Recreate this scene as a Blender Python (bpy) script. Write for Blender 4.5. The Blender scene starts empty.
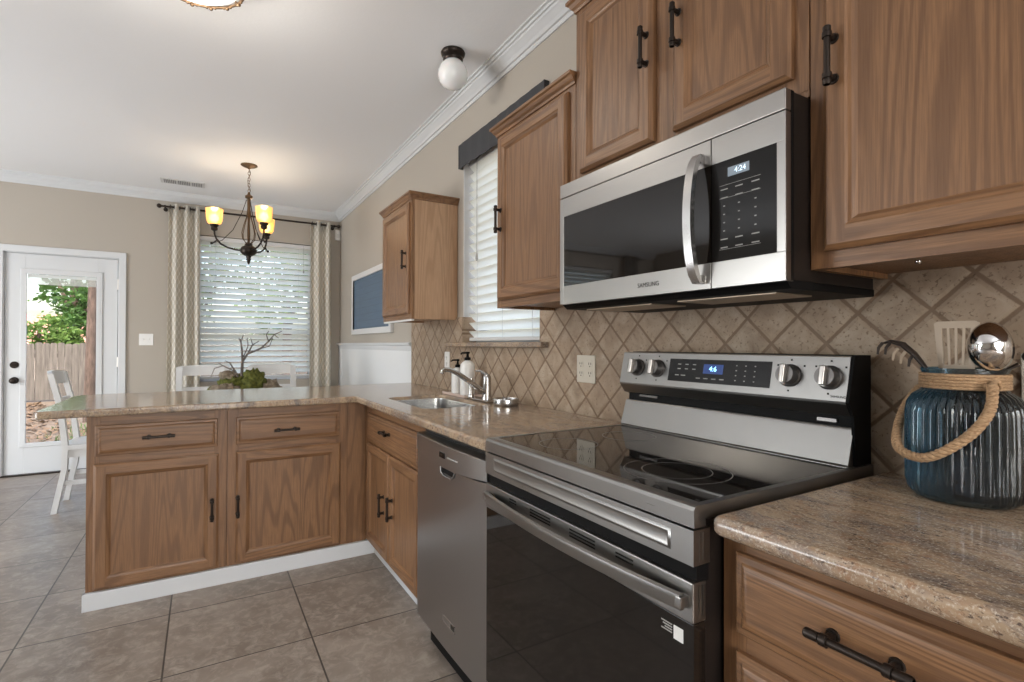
import bpy, bmesh, math, random
from mathutils import Vector, Matrix, noise as mnoise
random.seed(7)
PI = math.pi
C = bpy.context.scene.collection
S = bpy.context.scene

# ------------------------------------------------------------------ camera, sky, sun, lights, exposure
cam_d = bpy.data.cameras.new('camera'); cam = bpy.data.objects.new('camera', cam_d); C.objects.link(cam)
F_PX = 514.867; YAW = math.radians(30.9563); PITCH = math.radians(.4208); ROLL = math.radians(.1662)
cam_d.sensor_width = 36; cam_d.lens = F_PX / 1024 * 36; cam_d.clip_start = .02; cam_d.clip_end = 300
fw = Vector((math.sin(YAW) * math.cos(PITCH), math.cos(YAW) * math.cos(PITCH), math.sin(PITCH)))
rt = Vector((math.cos(YAW), -math.sin(YAW), 0)); up = rt.cross(fw)
r2 = rt * math.cos(ROLL) + up * math.sin(ROLL); u2 = -rt * math.sin(ROLL) + up * math.cos(ROLL)
cam.matrix_world = Matrix(((r2.x, u2.x, -fw.x, 0), (r2.y, u2.y, -fw.y, 0), (r2.z, u2.z, -fw.z, 1.2003), (0, 0, 0, 1)))
S.camera = cam

w = bpy.data.worlds.new('sky'); S.world = w; w.use_nodes = True
nt = w.node_tree; sky = nt.nodes.new('ShaderNodeTexSky'); sky.sky_type = 'NISHITA'
sky.sun_disc = False; sky.sun_elevation = math.radians(52); sky.sun_rotation = math.radians(200); sky.air_density = 1.2; sky.dust_density = 5
bgn = nt.nodes['Background']; nt.links.new(sky.outputs[0], bgn.inputs[0]); bgn.inputs[1].default_value = .95

def sun_light(strength, elev, azim):
    d = bpy.data.lights.new('sun', 'SUN'); d.energy = strength; d.angle = math.radians(.6); d.color = (1, .95, .86)
    o = bpy.data.objects.new('sun', d); C.objects.link(o)
    v = Vector((math.cos(elev) * math.sin(azim), math.cos(elev) * math.cos(azim), math.sin(elev)))   # towards the sun
    o.rotation_euler = v.to_track_quat('Z', 'Y').to_euler(); o.location = (0, 0, 9)
sun_light(1.1, math.radians(52), math.radians(215))

def area(name, loc, direction, sx, sy, power, col=(1, 1, 1)):
    d = bpy.data.lights.new(name, 'AREA'); d.shape = 'RECTANGLE'; d.size = sx; d.size_y = sy; d.energy = power; d.color = col
    o = bpy.data.objects.new(name, d); C.objects.link(o); o.location = loc
    o.rotation_euler = Vector(direction).to_track_quat('-Z', 'Z').to_euler()
    return o
# added fill lights placed at made-up windows behind and left of the camera
area('fill_light_left', (-4.53, 3.7, 1.45), (1, .16, .55), 3.4, 1.7, 186, (.94, .975, 1))
area('fill_light_back', (-.40, -2.93, 1.45), (-.45, 1, .5), 3.1, 1.7, 112, (.94, .975, 1))
VS = S.view_settings; VS.view_transform = 'Standard'; VS.look = 'None'; VS.gamma = 1; VS.use_curve_mapping = False
VS.exposure = 0.0

# ------------------------------------------------------------------ node helpers
MATS = {}
class G:
    """small node-graph writer"""
    def __init__(s, name):
        s.m = bpy.data.materials.new(name); s.m.use_nodes = True; s.t = s.m.node_tree
        s.b = s.t.nodes['Principled BSDF']; s.out = s.t.nodes['Material Output']; MATS[name] = s.m
    def n(s, typ, **kw):
        q = s.t.nodes.new(typ)
        for k, v in kw.items(): setattr(q, k, v)
        return q
    def L(s, a, b): s.t.links.new(a, b)
    def put(s, sock, v):
        if hasattr(v, 'is_output'): s.L(v, sock)
        elif isinstance(v, (tuple, list)) and len(v) == 3 and sock.type == 'RGBA': sock.default_value = (*v, 1)
        else: sock.default_value = v
    def set(s, **kw):
        names = dict(base='Base Color', rough='Roughness', metal='Metallic', spec='Specular IOR Level', trans='Transmission Weight', ior='IOR',
                     emis='Emission Color', es='Emission Strength', normal='Normal', coat='Coat Weight', coatr='Coat Roughness', alpha='Alpha', sheen='Sheen Weight', aniso='Anisotropic', sss='Subsurface Weight')
        for k, v in kw.items(): s.put(s.b.inputs[names[k]], v)
        return s
    def coord(s, scale=(1, 1, 1), rot=(0, 0, 0), loc=(0, 0, 0), rand=0, kind='Object'):
        tc = s.n('ShaderNodeTexCoord'); v = tc.outputs[kind]
        if rand:
            oi = s.n('ShaderNodeObjectInfo'); m = s.n('ShaderNodeVectorMath', operation='MULTIPLY_ADD')
            s.L(oi.outputs['Random'], m.inputs[0]); m.inputs[1].default_value = (rand * 3.1, rand * 5.3, rand * 7.7); s.L(v, m.inputs[2]); v = m.outputs[0]
        mp = s.n('ShaderNodeMapping'); s.L(v, mp.inputs[0]); mp.inputs['Scale'].default_value = scale; mp.inputs['Rotation'].default_value = rot; mp.inputs['Location'].default_value = loc
        return mp.outputs[0]
    def noise(s, v, scale, detail=2, rough=.5, dist=0):
        q = s.n('ShaderNodeTexNoise'); s.L(v, q.inputs['Vector']); q.inputs['Scale'].default_value = scale; q.inputs['Detail'].default_value = detail
        q.inputs['Roughness'].default_value = rough; q.inputs['Distortion'].default_value = dist
        return q.outputs[0]
    def math(s, op, a, b=0.0, c=0.0):
        q = s.n('ShaderNodeMath', operation=op)
        for i, v in enumerate((a, b, c)):
            if i < len(q.inputs): s.put(q.inputs[i], v)
        return q.outputs[0]
    def ramp(s, f, *stops):
        q = s.n('ShaderNodeValToRGB'); s.L(f, q.inputs[0]); e = q.color_ramp.elements
        while len(e) < len(stops): e.new(.5)
        for k, (p, c) in enumerate(stops):
            e[k].position = p; e[k].color = (*c, 1) if isinstance(c, (tuple, list)) else (c, c, c, 1)
        return q.outputs[0]
    def mix(s, f, a, b, blend='MIX'):
        q = s.n('ShaderNodeMix', data_type='RGBA', blend_type=blend)
        s.put(q.inputs[0], f); s.put(q.inputs[6], a); s.put(q.inputs[7], b); return q.outputs[2]
    def bump(s, h, strength=.3, dist=.002):
        q = s.n('ShaderNodeBump'); s.put(q.inputs['Height'], h); q.inputs['Strength'].default_value = strength; q.inputs['Distance'].default_value = dist
        s.L(q.outputs[0], s.b.inputs['Normal']); return s

def plain(name, col, rough=.5, metal=0, **kw):
    return G(name).set(base=col, rough=rough, metal=metal, **kw).m

# ------------------------------------------------------------------ materials
def oak(name, axis, dark=(.088, .038, .016), light=(.275, .141, .064)):
    g = G(name)
    sc = [1, 1, 1]; sc['xyz'.index(axis)] = .078; v = g.coord(tuple(sc), rand=9)
    n1 = g.noise(v, 5.0, 2.2, .5, .3)
    band = g.math('SINE', g.math('MULTIPLY', n1, 120.0))
    fig = g.ramp(g.math('MULTIPLY_ADD', band, .5, .5), (0, 0), (.58, .06), (.82, .75), (.95, 1))
    sc2 = [1, 1, 1]; sc2['xyz'.index(axis)] = .03; v2 = g.coord(tuple(sc2), rand=9)
    pore = g.ramp(g.noise(v2, 330, 3, .6), (.36, 0), (.62, 1))
    tone = g.noise(g.coord(tuple(sc), rand=9), 2.2, 2)
    c = g.mix(g.math('MULTIPLY', fig, .56), light, dark)
    c = g.mix(g.math('MULTIPLY', g.math('SUBTRACT', 1.0, pore), .5), c, dark)
    c = g.mix(g.ramp(tone, (.3, 0), (.7, .45)), c, (.20, .10, .048))
    g.set(base=c, rough=g.math('MULTIPLY_ADD', pore, -.10, .46), spec=.45)
    g.bump(g.math('ADD', pore, g.math('MULTIPLY', fig, -.4)), .16, .0008)
    return g.m
OAKL = oak('pale_oak', 'z', (.36, .21, .115), (.56, .36, .22)); OAKZ = oak('oak_vertical_grain', 'z'); OAKX = oak('oak_grain_along_x', 'x'); OAKY = oak('oak_grain_along_y', 'y')  # first one has paler tones, for the small cabinet's body

def granite():
    g = G('granite')
    v = g.coord((1, 1, 1), (0, 0, .55)); vs = g.coord((2.6, .8, 1.4), (0, 0, .75))
    flow = g.noise(vs, 3.2, 4, .6, 1.2)
    c = g.ramp(flow, (.30, (.12, .10, .09)), (.42, (.26, .18, .12)), (.52, (.43, .315, .21)), (.60, (.32, .215, .14)), (.72, (.50, .42, .33)))
    veins = g.ramp(g.noise(vs, 1.7, 5, .65, 1.6), (.45, 0), (.495, 1), (.53, 0))
    c = g.mix(g.math('MULTIPLY', veins, .55), c, (.20, .17, .16))
    sp = g.noise(g.coord((2.0, .8, 1.5), (0, 0, .75)), 95, 4, .75)
    c = g.mix(g.ramp(sp, (.54, 0), (.64, .9)), c, (.075, .05, .042))
    sp2 = g.noise(v, 230, 3, .7)
    c = g.mix(g.ramp(sp2, (.52, 0), (.70, .75)), c, (.66, .58, .47))
    sp3 = g.noise(v, 48, 3, .6)
    c = g.mix(g.ramp(sp3, (.56, 0), (.70, .5)), c, (.33, .17, .09))
    g.set(base=c, rough=.13, spec=.55)
    return g.m
GRANITE = granite()

def floor_tile():
    g = G('floor_tile')
    v = g.coord((1, 1, 1), loc=(.12, -2.235, 0))
    b = g.n('ShaderNodeTexBrick', offset=0, squash=1); g.L(v, b.inputs[0])
    b.inputs['Scale'].default_value = 1; b.inputs['Brick Width'].default_value = .51; b.inputs['Row Height'].default_value = .51
    b.inputs['Mortar Size'].default_value = .0035; b.inputs['Mortar Smooth'].default_value = .15; b.inputs['Bias'].default_value = 0
    b.inputs['Color1'].default_value = (0, 0, 0, 1); b.inputs['Color2'].default_value = (1, 1, 1, 1)
    vo = g.n('ShaderNodeVectorMath', operation='MULTIPLY_ADD'); g.L(b.outputs['Color'], vo.inputs[0]); vo.inputs[1].default_value = (5, 3, 7); g.L(v, vo.inputs[2])
    cl = g.noise(vo.outputs[0], 3.0, 5, .6, .5); fi = g.noise(vo.outputs[0], 20, 6, .72, .6)
    c = g.ramp(cl, (.3, (.175, .140, .114)), (.5, (.242, .198, .163)), (.7, (.325, .272, .228)))
    c = g.mix(g.ramp(fi, (.46, 0), (.68, .7)), c, (.44, .38, .32))
    c = g.mix(g.math('MULTIPLY', b.outputs['Color'], .14), c, (.15, .12, .10))
    c = g.mix(b.outputs['Fac'], c, (.075, .062, .052))
    g.set(base=c, rough=g.math('MULTIPLY_ADD', fi, .18, .28), spec=.4)
    g.bump(g.math('ADD', g.math('MULTIPLY', b.outputs['Fac'], -1.0), g.math('MULTIPLY', fi, .25)), .3, .002)
    return g.m
FLOOR = floor_tile()

def travertine():
    g = G('travertine_backsplash')
    tc = g.n('ShaderNodeTexCoord'); sx = g.n('ShaderNodeSeparateXYZ'); g.L(tc.outputs['Object'], sx.inputs[0])
    y = g.math('ADD', sx.outputs[1], -.646); z = g.math('ADD', sx.outputs[2], -1.280)
    p = .1055; k = .70710678 / p
    a = g.math('MULTIPLY', g.math('ADD', y, z), k); b = g.math('MULTIPLY', g.math('SUBTRACT', y, z), k)
    fa = g.math('ABSOLUTE', g.math('SUBTRACT', g.math('FRACT', a), .5)); fb = g.math('ABSOLUTE', g.math('SUBTRACT', g.math('FRACT', b), .5))
    d = g.math('MAXIMUM', fa, fb)
    wob = g.noise(tc.outputs['Object'], 45, 2, .5)
    d = g.math('ADD', d, g.math('MULTIPLY_ADD', wob, .03, -.015))
    grout = g.ramp(d, (.445, 0), (.472, 1))
    cell = g.n('ShaderNodeCombineXYZ'); g.L(g.math('FLOOR', a), cell.inputs[0]); g.L(g.math('FLOOR', b), cell.inputs[1])
    wn = g.n('ShaderNodeTexWhiteNoise', noise_dimensions='3D'); g.L(cell.outputs[0], wn.inputs[0])
    vo = g.n('ShaderNodeVectorMath', operation='MULTIPLY_ADD'); g.L(wn.outputs['Color'], vo.inputs[0]); vo.inputs[1].default_value = (3, 3, 3); g.L(tc.outputs['Object'], vo.inputs[2])
    cl = g.noise(vo.outputs[0], 13, 5, .6, .6)
    c = g.ramp(cl, (.28, (.25, .18, .125)), (.5, (.37, .285, .205)), (.72, (.48, .39, .30)))
    c = g.mix(g.math('MULTIPLY', wn.outputs['Value'], .42), c, (.36, .245, .16))
    pit = g.ramp(g.noise(vo.outputs[0], 125, 3, .6, .1), (.59, 0), (.66, 1))
    c = g.mix(g.math('MULTIPLY', pit, .75), c, (.20, .13, .085))
    c = g.mix(grout, c, (.20, .13, .082))
    g.set(base=c, rough=.55, spec=.35)
    h = g.math('SUBTRACT', g.math('MULTIPLY', g.ramp(d, (.38, 1), (.47, 0)), 1.0), g.math('MULTIPLY', pit, .35))
    g.bump(h, .55, .004)
    return g.m
TILE = travertine()

def steel(name, axis, base=(.37, .355, .34), rough=.31):
    g = G(name); sc = [1, 1, 1]; sc['xyz'.index(axis)] = .012
    if axis == 'y': sc[0] = .012
    v = g.coord(tuple(sc)); n = g.noise(v, 650, 2, .6); blot = g.noise(g.coord(), 5, 2)
    g.set(base=base, metal=1, rough=g.math('ADD', g.math('MULTIPLY_ADD', n, .08, rough - .04), g.math('MULTIPLY_ADD', blot, .10, -.05)))
    return g.m
STEEL = steel('brushed_steel', 'y', (.29, .28, .268), .31); STEELM = steel('light_brushed_steel', 'y'); STEELD = plain('satin_dishwasher_steel', (.36, .355, .352), .30, 1); STEELH = steel('handle_steel', 'z', (.52, .51, .505), .24)
SINKST = steel('sink_steel', 'x', (.66, .66, .66), .22)
CHROME = plain('chrome', (.78, .78, .78), .08, 1)
def painted(name, col, scale=160, b=.10, rough=.55):
    g = G(name); v = g.coord(); n = g.noise(v, scale, 3, .55); g.set(base=col, rough=rough, spec=.3); g.bump(n, b, .002); return g.m
WALL = painted('beige_wall_paint', (.445, .400, .345), 120, .12, .6)
CEIL = painted('textured_ceiling_paint', (.87, .87, .88), 75, .35, .75)
TRIM = painted('white_trim_paint', (.65, .66, .67), 60, .02, .35)
WHITE = plain('white_painted_wood', (.66, .655, .65), .4)
PLATE = plain('ivory_plastic_plate', (.62, .57, .48), .35); WPLATE = plain('white_plastic', (.80, .79, .77), .35)
SLOT = plain('dark_slot', (.012, .011, .010), .7, 0, spec=.1)
BRONZE = plain('oil_rubbed_bronze', (.035, .026, .021), .38, .75)
BRASS = plain('antique_bronze', (.13, .08, .045), .42, .8)
BLKGLASS = plain('black_glass', (.010, .0075, .006), .035, 0, spec=.38)
BLKPANEL = plain('black_control_panel', (.010, .009, .0085), .09, 0, spec=.22)
BLACK = plain('black_plastic', (.005, .0045, .0045), .55, spec=.12)
UNDER = plain('dark_enamel', (.013, .0095, .008), .35, spec=.3)
MESHF = plain('grease_filter', (.42, .34, .26), .4, .8)
MARK = plain('grey_print', (.36, .35, .33), .5)
RINGM = plain('burner_print', (.16, .15, .14), .3)
KNOB = plain('satin_knob', (.60, .57, .54), .3, .9); KNOBD = plain('knob_skirt', (.16, .15, .145), .3, .8)
LED = G('blue_led').set(base=(.01, .03, .1), emis=(.25, .55, 1), es=4.0).m
LEDBG = G('led_backing').set(base=(.004, .01, .03), rough=.15, emis=(.01, .06, .30), es=.55).m
MWLED = G('pale_display').set(base=(.05, .08, .1), emis=(.75, .9, 1), es=1.6).m
MWLBG = G('display_backing').set(base=(.2, .21, .22), rough=.2, emis=(.18, .30, .42), es=.35).m
def pane_mat():
    g = G('window_glass'); tp = g.n('ShaderNodeBsdfTransparent'); gl = g.n('ShaderNodeBsdfGlossy'); gl.inputs['Roughness'].default_value = .01; ms = g.n('ShaderNodeMixShader'); ms.inputs[0].default_value = .03
    g.L(tp.outputs[0], ms.inputs[1]); g.L(gl.outputs[0], ms.inputs[2]); g.L(ms.outputs[0], g.out.inputs[0]); return g.m
PANE = pane_mat()
def blind(name, tl):
    g = G(name); g.set(base=(.90, .895, .86), rough=.5)
    tr = g.n('ShaderNodeBsdfTranslucent'); tr.inputs[0].default_value = (.93, .92, .87, 1); ms = g.n('ShaderNodeMixShader'); ms.inputs[0].default_value = tl
    g.L(g.b.outputs[0], ms.inputs[1]); g.L(tr.outputs[0], ms.inputs[2]); g.L(ms.outputs[0], g.out.inputs[0]); return g.m
BLIND = blind('white_blind_slat', .6)
def curtain_mat():
    g = G('cream_trellis_fabric'); tc = g.n('ShaderNodeTexCoord'); sx = g.n('ShaderNodeSeparateXYZ'); g.L(tc.outputs['UV'], sx.inputs[0])
    cu = g.math('COSINE', g.math('MULTIPLY', sx.outputs[0], 2 * PI / .060)); cv = g.math('COSINE', g.math('MULTIPLY', sx.outputs[1], 2 * PI / .085))
    d = g.math('ABSOLUTE', g.math('ADD', cu, cv)); line = g.ramp(d, (.28, 1), (.5, 0))
    c = g.mix(line, (.62, .57, .48), (.80, .76, .69))
    g.set(base=c, rough=.9, sheen=.2)
    tr = g.n('ShaderNodeBsdfTranslucent'); g.L(c, tr.inputs[0]); ms = g.n('ShaderNodeMixShader'); ms.inputs[0].default_value = .18
    g.L(g.b.outputs[0], ms.inputs[1]); g.L(tr.outputs[0], ms.inputs[2]); g.L(ms.outputs[0], g.out.inputs[0]); return g.m
CURT = curtain_mat()
def weave(name, col):
    g = G(name); n = g.noise(g.coord(), 420, 2); g.set(base=g.mix(n, tuple(x * .8 for x in col), tuple(x * 1.2 for x in col)), rough=.95); g.bump(n, .25, .001); return g.m
VAL = weave('charcoal_fabric', (.058, .058, .062)); GREYFAB = weave('grey_curtain_fabric', (.22, .21, .20))
def rope_mat():
    g = G('jute_rope'); n = g.noise(g.coord((1, 1, 3)), 180, 4, .7); g.set(base=g.ramp(n, (.3, (.22, .12, .06)), (.7, (.56, .37, .21))), rough=.9); g.bump(n, .6, .002); return g.m
ROPE = rope_mat()
def blue_glass():
    g = G('smoky_blue_glass'); tc = g.n('ShaderNodeTexCoord'); sx = g.n('ShaderNodeSeparateXYZ'); g.L(tc.outputs['Object'], sx.inputs[0])
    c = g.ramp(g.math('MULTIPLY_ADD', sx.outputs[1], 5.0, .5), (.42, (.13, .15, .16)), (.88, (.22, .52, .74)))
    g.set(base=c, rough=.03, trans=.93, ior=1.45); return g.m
JAR = blue_glass()
AMBER = G('amber_glass_shade').set(base=(.95, .66, .28), rough=.35, trans=.7, emis=(1.0, .62, .22), es=.30).m
BULB = G('warm_bulb').set(base=(1, .9, .7), emis=(1, .88, .62), es=8).m
OPAL = G('opal_glass').set(base=(.86, .86, .85), rough=.12, spec=.6, sss=.15).m
FROST = G('frosted_lit_glass').set(base=(.9, .88, .84), rough=.3, emis=(1, .93, .82), es=1.6).m
SLATEB = None
def board_mat():
    g = G('blue_boards'); tc = g.n('ShaderNodeTexCoord'); sx = g.n('ShaderNodeSeparateXYZ'); g.L(tc.outputs['Object'], sx.inputs[0])
    l = g.math('FRACT', g.math('MULTIPLY', sx.outputs[2], 15.0)); n = g.noise(g.coord((1, .1, 1)), 40, 3)
    c = g.mix(n, (.065, .105, .165), (.10, .155, .225)); c = g.mix(g.ramp(l, (.0, .35), (.16, 0)), c, (.03, .05, .09)); g.set(base=c, rough=.5); return g.m
BOARD = board_mat()
def bead_mat():
    g = G('white_beadboard'); tc = g.n('ShaderNodeTexCoord'); sx = g.n('ShaderNodeSeparateXYZ'); g.L(tc.outputs['Object'], sx.inputs[0])
    l = g.math('FRACT', g.math('MULTIPLY', sx.outputs[1], 18.0)); h = g.ramp(l, (.0, 0), (.08, 1)); g.set(base=(.78, .79, .80), rough=.35); g.bump(h, .5, .003); return g.m
BEAD = bead_mat()
SOAP = plain('white_bottle_plastic', (.80, .79, .77), .3); SPAT = plain('beige_nylon', (.47, .37, .275), .45); BLUEPL = plain('blue_handle_plastic', (.10, .28, .50), .35)
def veg(name, a, b, tl=.35):
    g = G(name); n = g.noise(g.coord(), 9, 3); c = g.mix(n, a, b); g.set(base=c, rough=.6)
    tr = g.n('ShaderNodeBsdfTranslucent'); g.L(c, tr.inputs[0]); ms = g.n('ShaderNodeMixShader'); ms.inputs[0].default_value = tl
    g.L(g.b.outputs[0], ms.inputs[1]); g.L(tr.outputs[0], ms.inputs[2]); g.L(ms.outputs[0], g.out.inputs[0]); return g.m
LEAF = veg('tree_leaves', (.025, .075, .012), (.085, .18, .03)); LEAFB = veg('pale_leaves', (.06, .13, .02), (.16, .26, .05)); DRYLEAF = veg('dry_leaves', (.09, .05, .025), (.20, .135, .075), .1)
GRASS = veg('grass_blades', (.04, .10, .02), (.11, .19, .05))
def noisy(name, a, b, scale, rough=.9, bump=.5, dist=.01, sc=(1, 1, 1)):
    g = G(name); n = g.noise(g.coord(sc), scale, 5, .65); g.set(base=g.ramp(n, (.3, a), (.7, b)), rough=rough); g.bump(n, bump, dist); return g.m
MOSS = noisy('moss', (.03, .042, .006), (.17, .17, .03), 60, .95, 1, .01); MOSSB = noisy('dry_moss', (.10, .075, .05), (.38, .31, .23), 45, .95, 1, .01)
TWIG = noisy('grey_twig', (.07, .055, .05), (.20, .17, .15), 60, .9, .4, .003); BARK = noisy('bark', (.035, .024, .018), (.13, .09, .07), 22, .95, 1, .03, (1, 1, .25))
FENCE = noisy('weathered_fence_wood', (.055, .048, .042), (.145, .13, .113), 7, .9, .3, .004, (3, 3, .25)); SOIL = noisy('soil', (.08, .055, .035), (.18, .14, .10), 4, .95, .6, .03)
ROOFT = noisy('red_roof_tile', (.34, .14, .10), (.50, .24, .18), 12); STUCCO = noisy('pale_stucco', (.55, .48, .42), (.66, .60, .54), 30)

# ------------------------------------------------------------------ mesh helpers
class MB:
    def __init__(s): s.v = []; s.f = []
    def add(s, vs, fs, mat=0, M=None):
        o = len(s.v)
        s.v += [tuple(M @ Vector(q)) if M else tuple(q) for q in vs]
        s.f += [(tuple(i + o for i in f), mat) for f in fs]; return s
    def addbm(s, bm, mat=0, M=None):
        bm.verts.ensure_lookup_table(); bm.verts.index_update()
        s.add([v.co[:] for v in bm.verts], [[v.index for v in f.verts] for f in bm.faces], mat, M); bm.free(); return s
    def box(s, x0, x1, y0, y1, z0, z1, bev=0, mat=0, M=None, seg=2):
        x0, x1 = sorted((x0, x1)); y0, y1 = sorted((y0, y1)); z0, z1 = sorted((z0, z1))
        vs = [(x, y, z) for x in (x0, x1) for y in (y0, y1) for z in (z0, z1)]
        fs = [(0, 1, 3, 2), (4, 6, 7, 5), (0, 4, 5, 1), (2, 3, 7, 6), (0, 2, 6, 4), (1, 5, 7, 3)]
        if not bev: return s.add(vs, fs, mat, M)
        bm = bmesh.new(); bv = [bm.verts.new(q) for q in vs]
        for f in fs: bm.faces.new([bv[i] for i in f])
        bmesh.ops.bevel(bm, geom=bm.edges[:], offset=min(bev, .49 * min(x1 - x0, y1 - y0, z1 - z0)), segments=seg, affect='EDGES', profile=.5)
        return s.addbm(bm, mat, M)
    def lathe(s, prof, loc=(0, 0, 0), n=24, mat=0, M=None, rmod=None):
        vs = []; fs = []; m = len(prof)
        for k in range(n):
            a = 2 * PI * k / n
            for (r, z) in prof:
                rr = r * (rmod(a, z) if rmod else 1); vs.append((loc[0] + rr * math.cos(a), loc[1] + rr * math.sin(a), loc[2] + z))
        for k in range(n):
            for j in range(m - 1):
                a, b = k * m + j, ((k + 1) % n) * m + j; fs.append((a, b, b + 1, a + 1))
        if prof[0][0] > 1e-6: fs.append(tuple(k * m for k in range(n))[::-1])
        if prof[-1][0] > 1e-6: fs.append(tuple(k * m + m - 1 for k in range(n)))
        return s.add(vs, fs, mat, M)
    def tube(s, pts, r, n=10, mat=0, closed=False, M=None, caps=True, flat=None):
        P = [Vector(p) for p in pts]; R = r if isinstance(r, (list, tuple)) else [r] * len(P); vs = []; fs = []; m = len(P)
        prev = None
        for i, p in enumerate(P):
            t = (P[(i + 1) % m] - P[i - 1]) if closed else (P[min(i + 1, m - 1)] - P[max(i - 1, 0)])
            t.normalize()
            if prev is None:
                a = Vector((0, 0, 1)) if abs(t.z) < .9 else Vector((1, 0, 0)); prev = t.cross(a).normalized()
            a = prev - t * prev.dot(t)
            if a.length < 1e-6: a = t.orthogonal()
            a.normalize(); b = t.cross(a); prev = a
            for k in range(n):
                q = 2 * PI * k / n; vs.append(p + (a * math.cos(q) + b * math.sin(q) * (flat or 1)) * R[i])
        for i in range(m if closed else m - 1):
            for k in range(n):
                j = (i + 1) % m; fs.append((i * n + k, i * n + (k + 1) % n, j * n + (k + 1) % n, j * n + k))
        if not closed and caps: fs.append(tuple(range(n))[::-1]); fs.append(tuple((m - 1) * n + k for k in range(n)))
        return s.add(vs, fs, mat, M)
    def cyl(s, p0, p1, r, r1=None, n=16, mat=0, M=None): return s.tube([p0, p1], [r, r if r1 is None else r1], n, mat, M=M)
    def prism(s, poly, axis, a0, a1, mat=0, M=None):
        """poly in the two other axes (order x,y,z without axis), extruded from a0 to a1"""
        ix = 'xyz'.index(axis); n = len(poly)
        def mk(p, a):
            q = list(p); q.insert(ix, a); return q
        return s.add([mk(p, a0) for p in poly] + [mk(p, a1) for p in poly], [tuple(range(n))[::-1], tuple(range(n, 2 * n))] + [(i, (i + 1) % n, n + (i + 1) % n, n + i) for i in range(n)], mat, M)
    def sphere(s, c, r, n=20, m=12, mat=0, M=None, sc=(1, 1, 1), jit=0):
        bm = bmesh.new(); bmesh.ops.create_uvsphere(bm, u_segments=n, v_segments=m, radius=r)
        for v in bm.verts:
            q = 1 + (random.uniform(-jit, jit) if jit else 0); v.co = Vector((v.co.x * sc[0] * q + c[0], v.co.y * sc[1] * q + c[1], v.co.z * sc[2] * q + c[2]))
        return s.addbm(bm, mat, M)

OFF = {}
def obj(name, mb, mats, parent=None, smooth=46, label=None, local=False):
    me = bpy.data.meshes.new(name); off = Vector(OFF.get(parent.name, (0, 0, 0))) if parent is not None else Vector((0, 0, 0))
    bm = bmesh.new(); bv = [bm.verts.new(Vector(q) - off) for q in mb.v]
    for f, mi in mb.f:
        try: F = bm.faces.new([bv[i] for i in f]); F.material_index = mi; F.smooth = smooth > 0
        except ValueError: pass
    bmesh.ops.remove_doubles(bm, verts=bm.verts[:], dist=2e-6)
    bmesh.ops.recalc_face_normals(bm, faces=bm.faces[:])
    if smooth:
        lim = math.radians(smooth)
        for e in bm.edges:
            if len(e.link_faces) == 2 and e.calc_face_angle(0) > lim: e.smooth = False
    bm.to_mesh(me); bm.free()
    for m in (mats if isinstance(mats, (list, tuple)) else [mats]): me.materials.append(m)
    o = bpy.data.objects.new(name, me); C.objects.link(o)
    if smooth:
        wm = o.modifiers.new('weighted_normals', 'WEIGHTED_NORMAL'); wm.keep_sharp = True; wm.weight = 80
    if parent is not None: o.parent = parent; OFF[o.name] = tuple(off)
    if label: o['label'] = label
    return o
def thing(name, label, cat, loc=(0, 0, 0), group=None, local=False):
    o = bpy.data.objects.new(name, None); C.objects.link(o); o.location = loc; o.empty_display_size = .05
    OFF[o.name] = (0, 0, 0) if local else loc
    o['label'] = label; o['category'] = cat
    if group: o['group'] = group
    return o
def tag(o, label, cat, group=None, kind=None):
    o['label'] = label; o['category'] = cat
    if group: o['group'] = group
    if kind: o['kind'] = kind
    return o
def struct(name, mb, mats, label=None, cat=None, smooth=46):
    o = obj(name, mb, mats, smooth=smooth); o['kind'] = 'structure'
    if label: o['label'] = label
    if cat: o['category'] = cat
    return o
def sroot(name, label, cat, loc=(0, 0, 0)):
    o = thing(name, label, cat, loc); o['kind'] = 'structure'; return o
DG = None
def text(name, s, size, mat, parent, M, extrude=.0002, align='CENTER'):
    cu = bpy.data.curves.new(name, 'FONT'); cu.body = s; cu.size = size; cu.align_x = align; cu.align_y = 'CENTER'; cu.extrude = extrude
    t = bpy.data.objects.new('tmp_text', cu); C.objects.link(t); bpy.context.view_layer.update()
    me = bpy.data.meshes.new_from_object(t.evaluated_get(bpy.context.evaluated_depsgraph_get())); bpy.data.objects.remove(t); bpy.data.curves.remove(cu)
    mb = MB().add([v.co[:] for v in me.vertices], [tuple(p.vertices) for p in me.polygons], 0, M); bpy.data.meshes.remove(me)
    return obj(name, mb, mat, parent, smooth=0)
# frames of reference (u right, v up, w out of the surface)
def facing_x(x0): return Matrix(((0, 0, -1, x0), (-1, 0, 0, 0), (0, 1, 0, 0), (0, 0, 0, 1)))        # seen from -X ; u = -Y
def facing_y(y0): return Matrix(((1, 0, 0, 0), (0, 0, -1, y0), (0, 1, 0, 0), (0, 0, 0, 1)))         # seen from -Y ; u = +X

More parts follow.
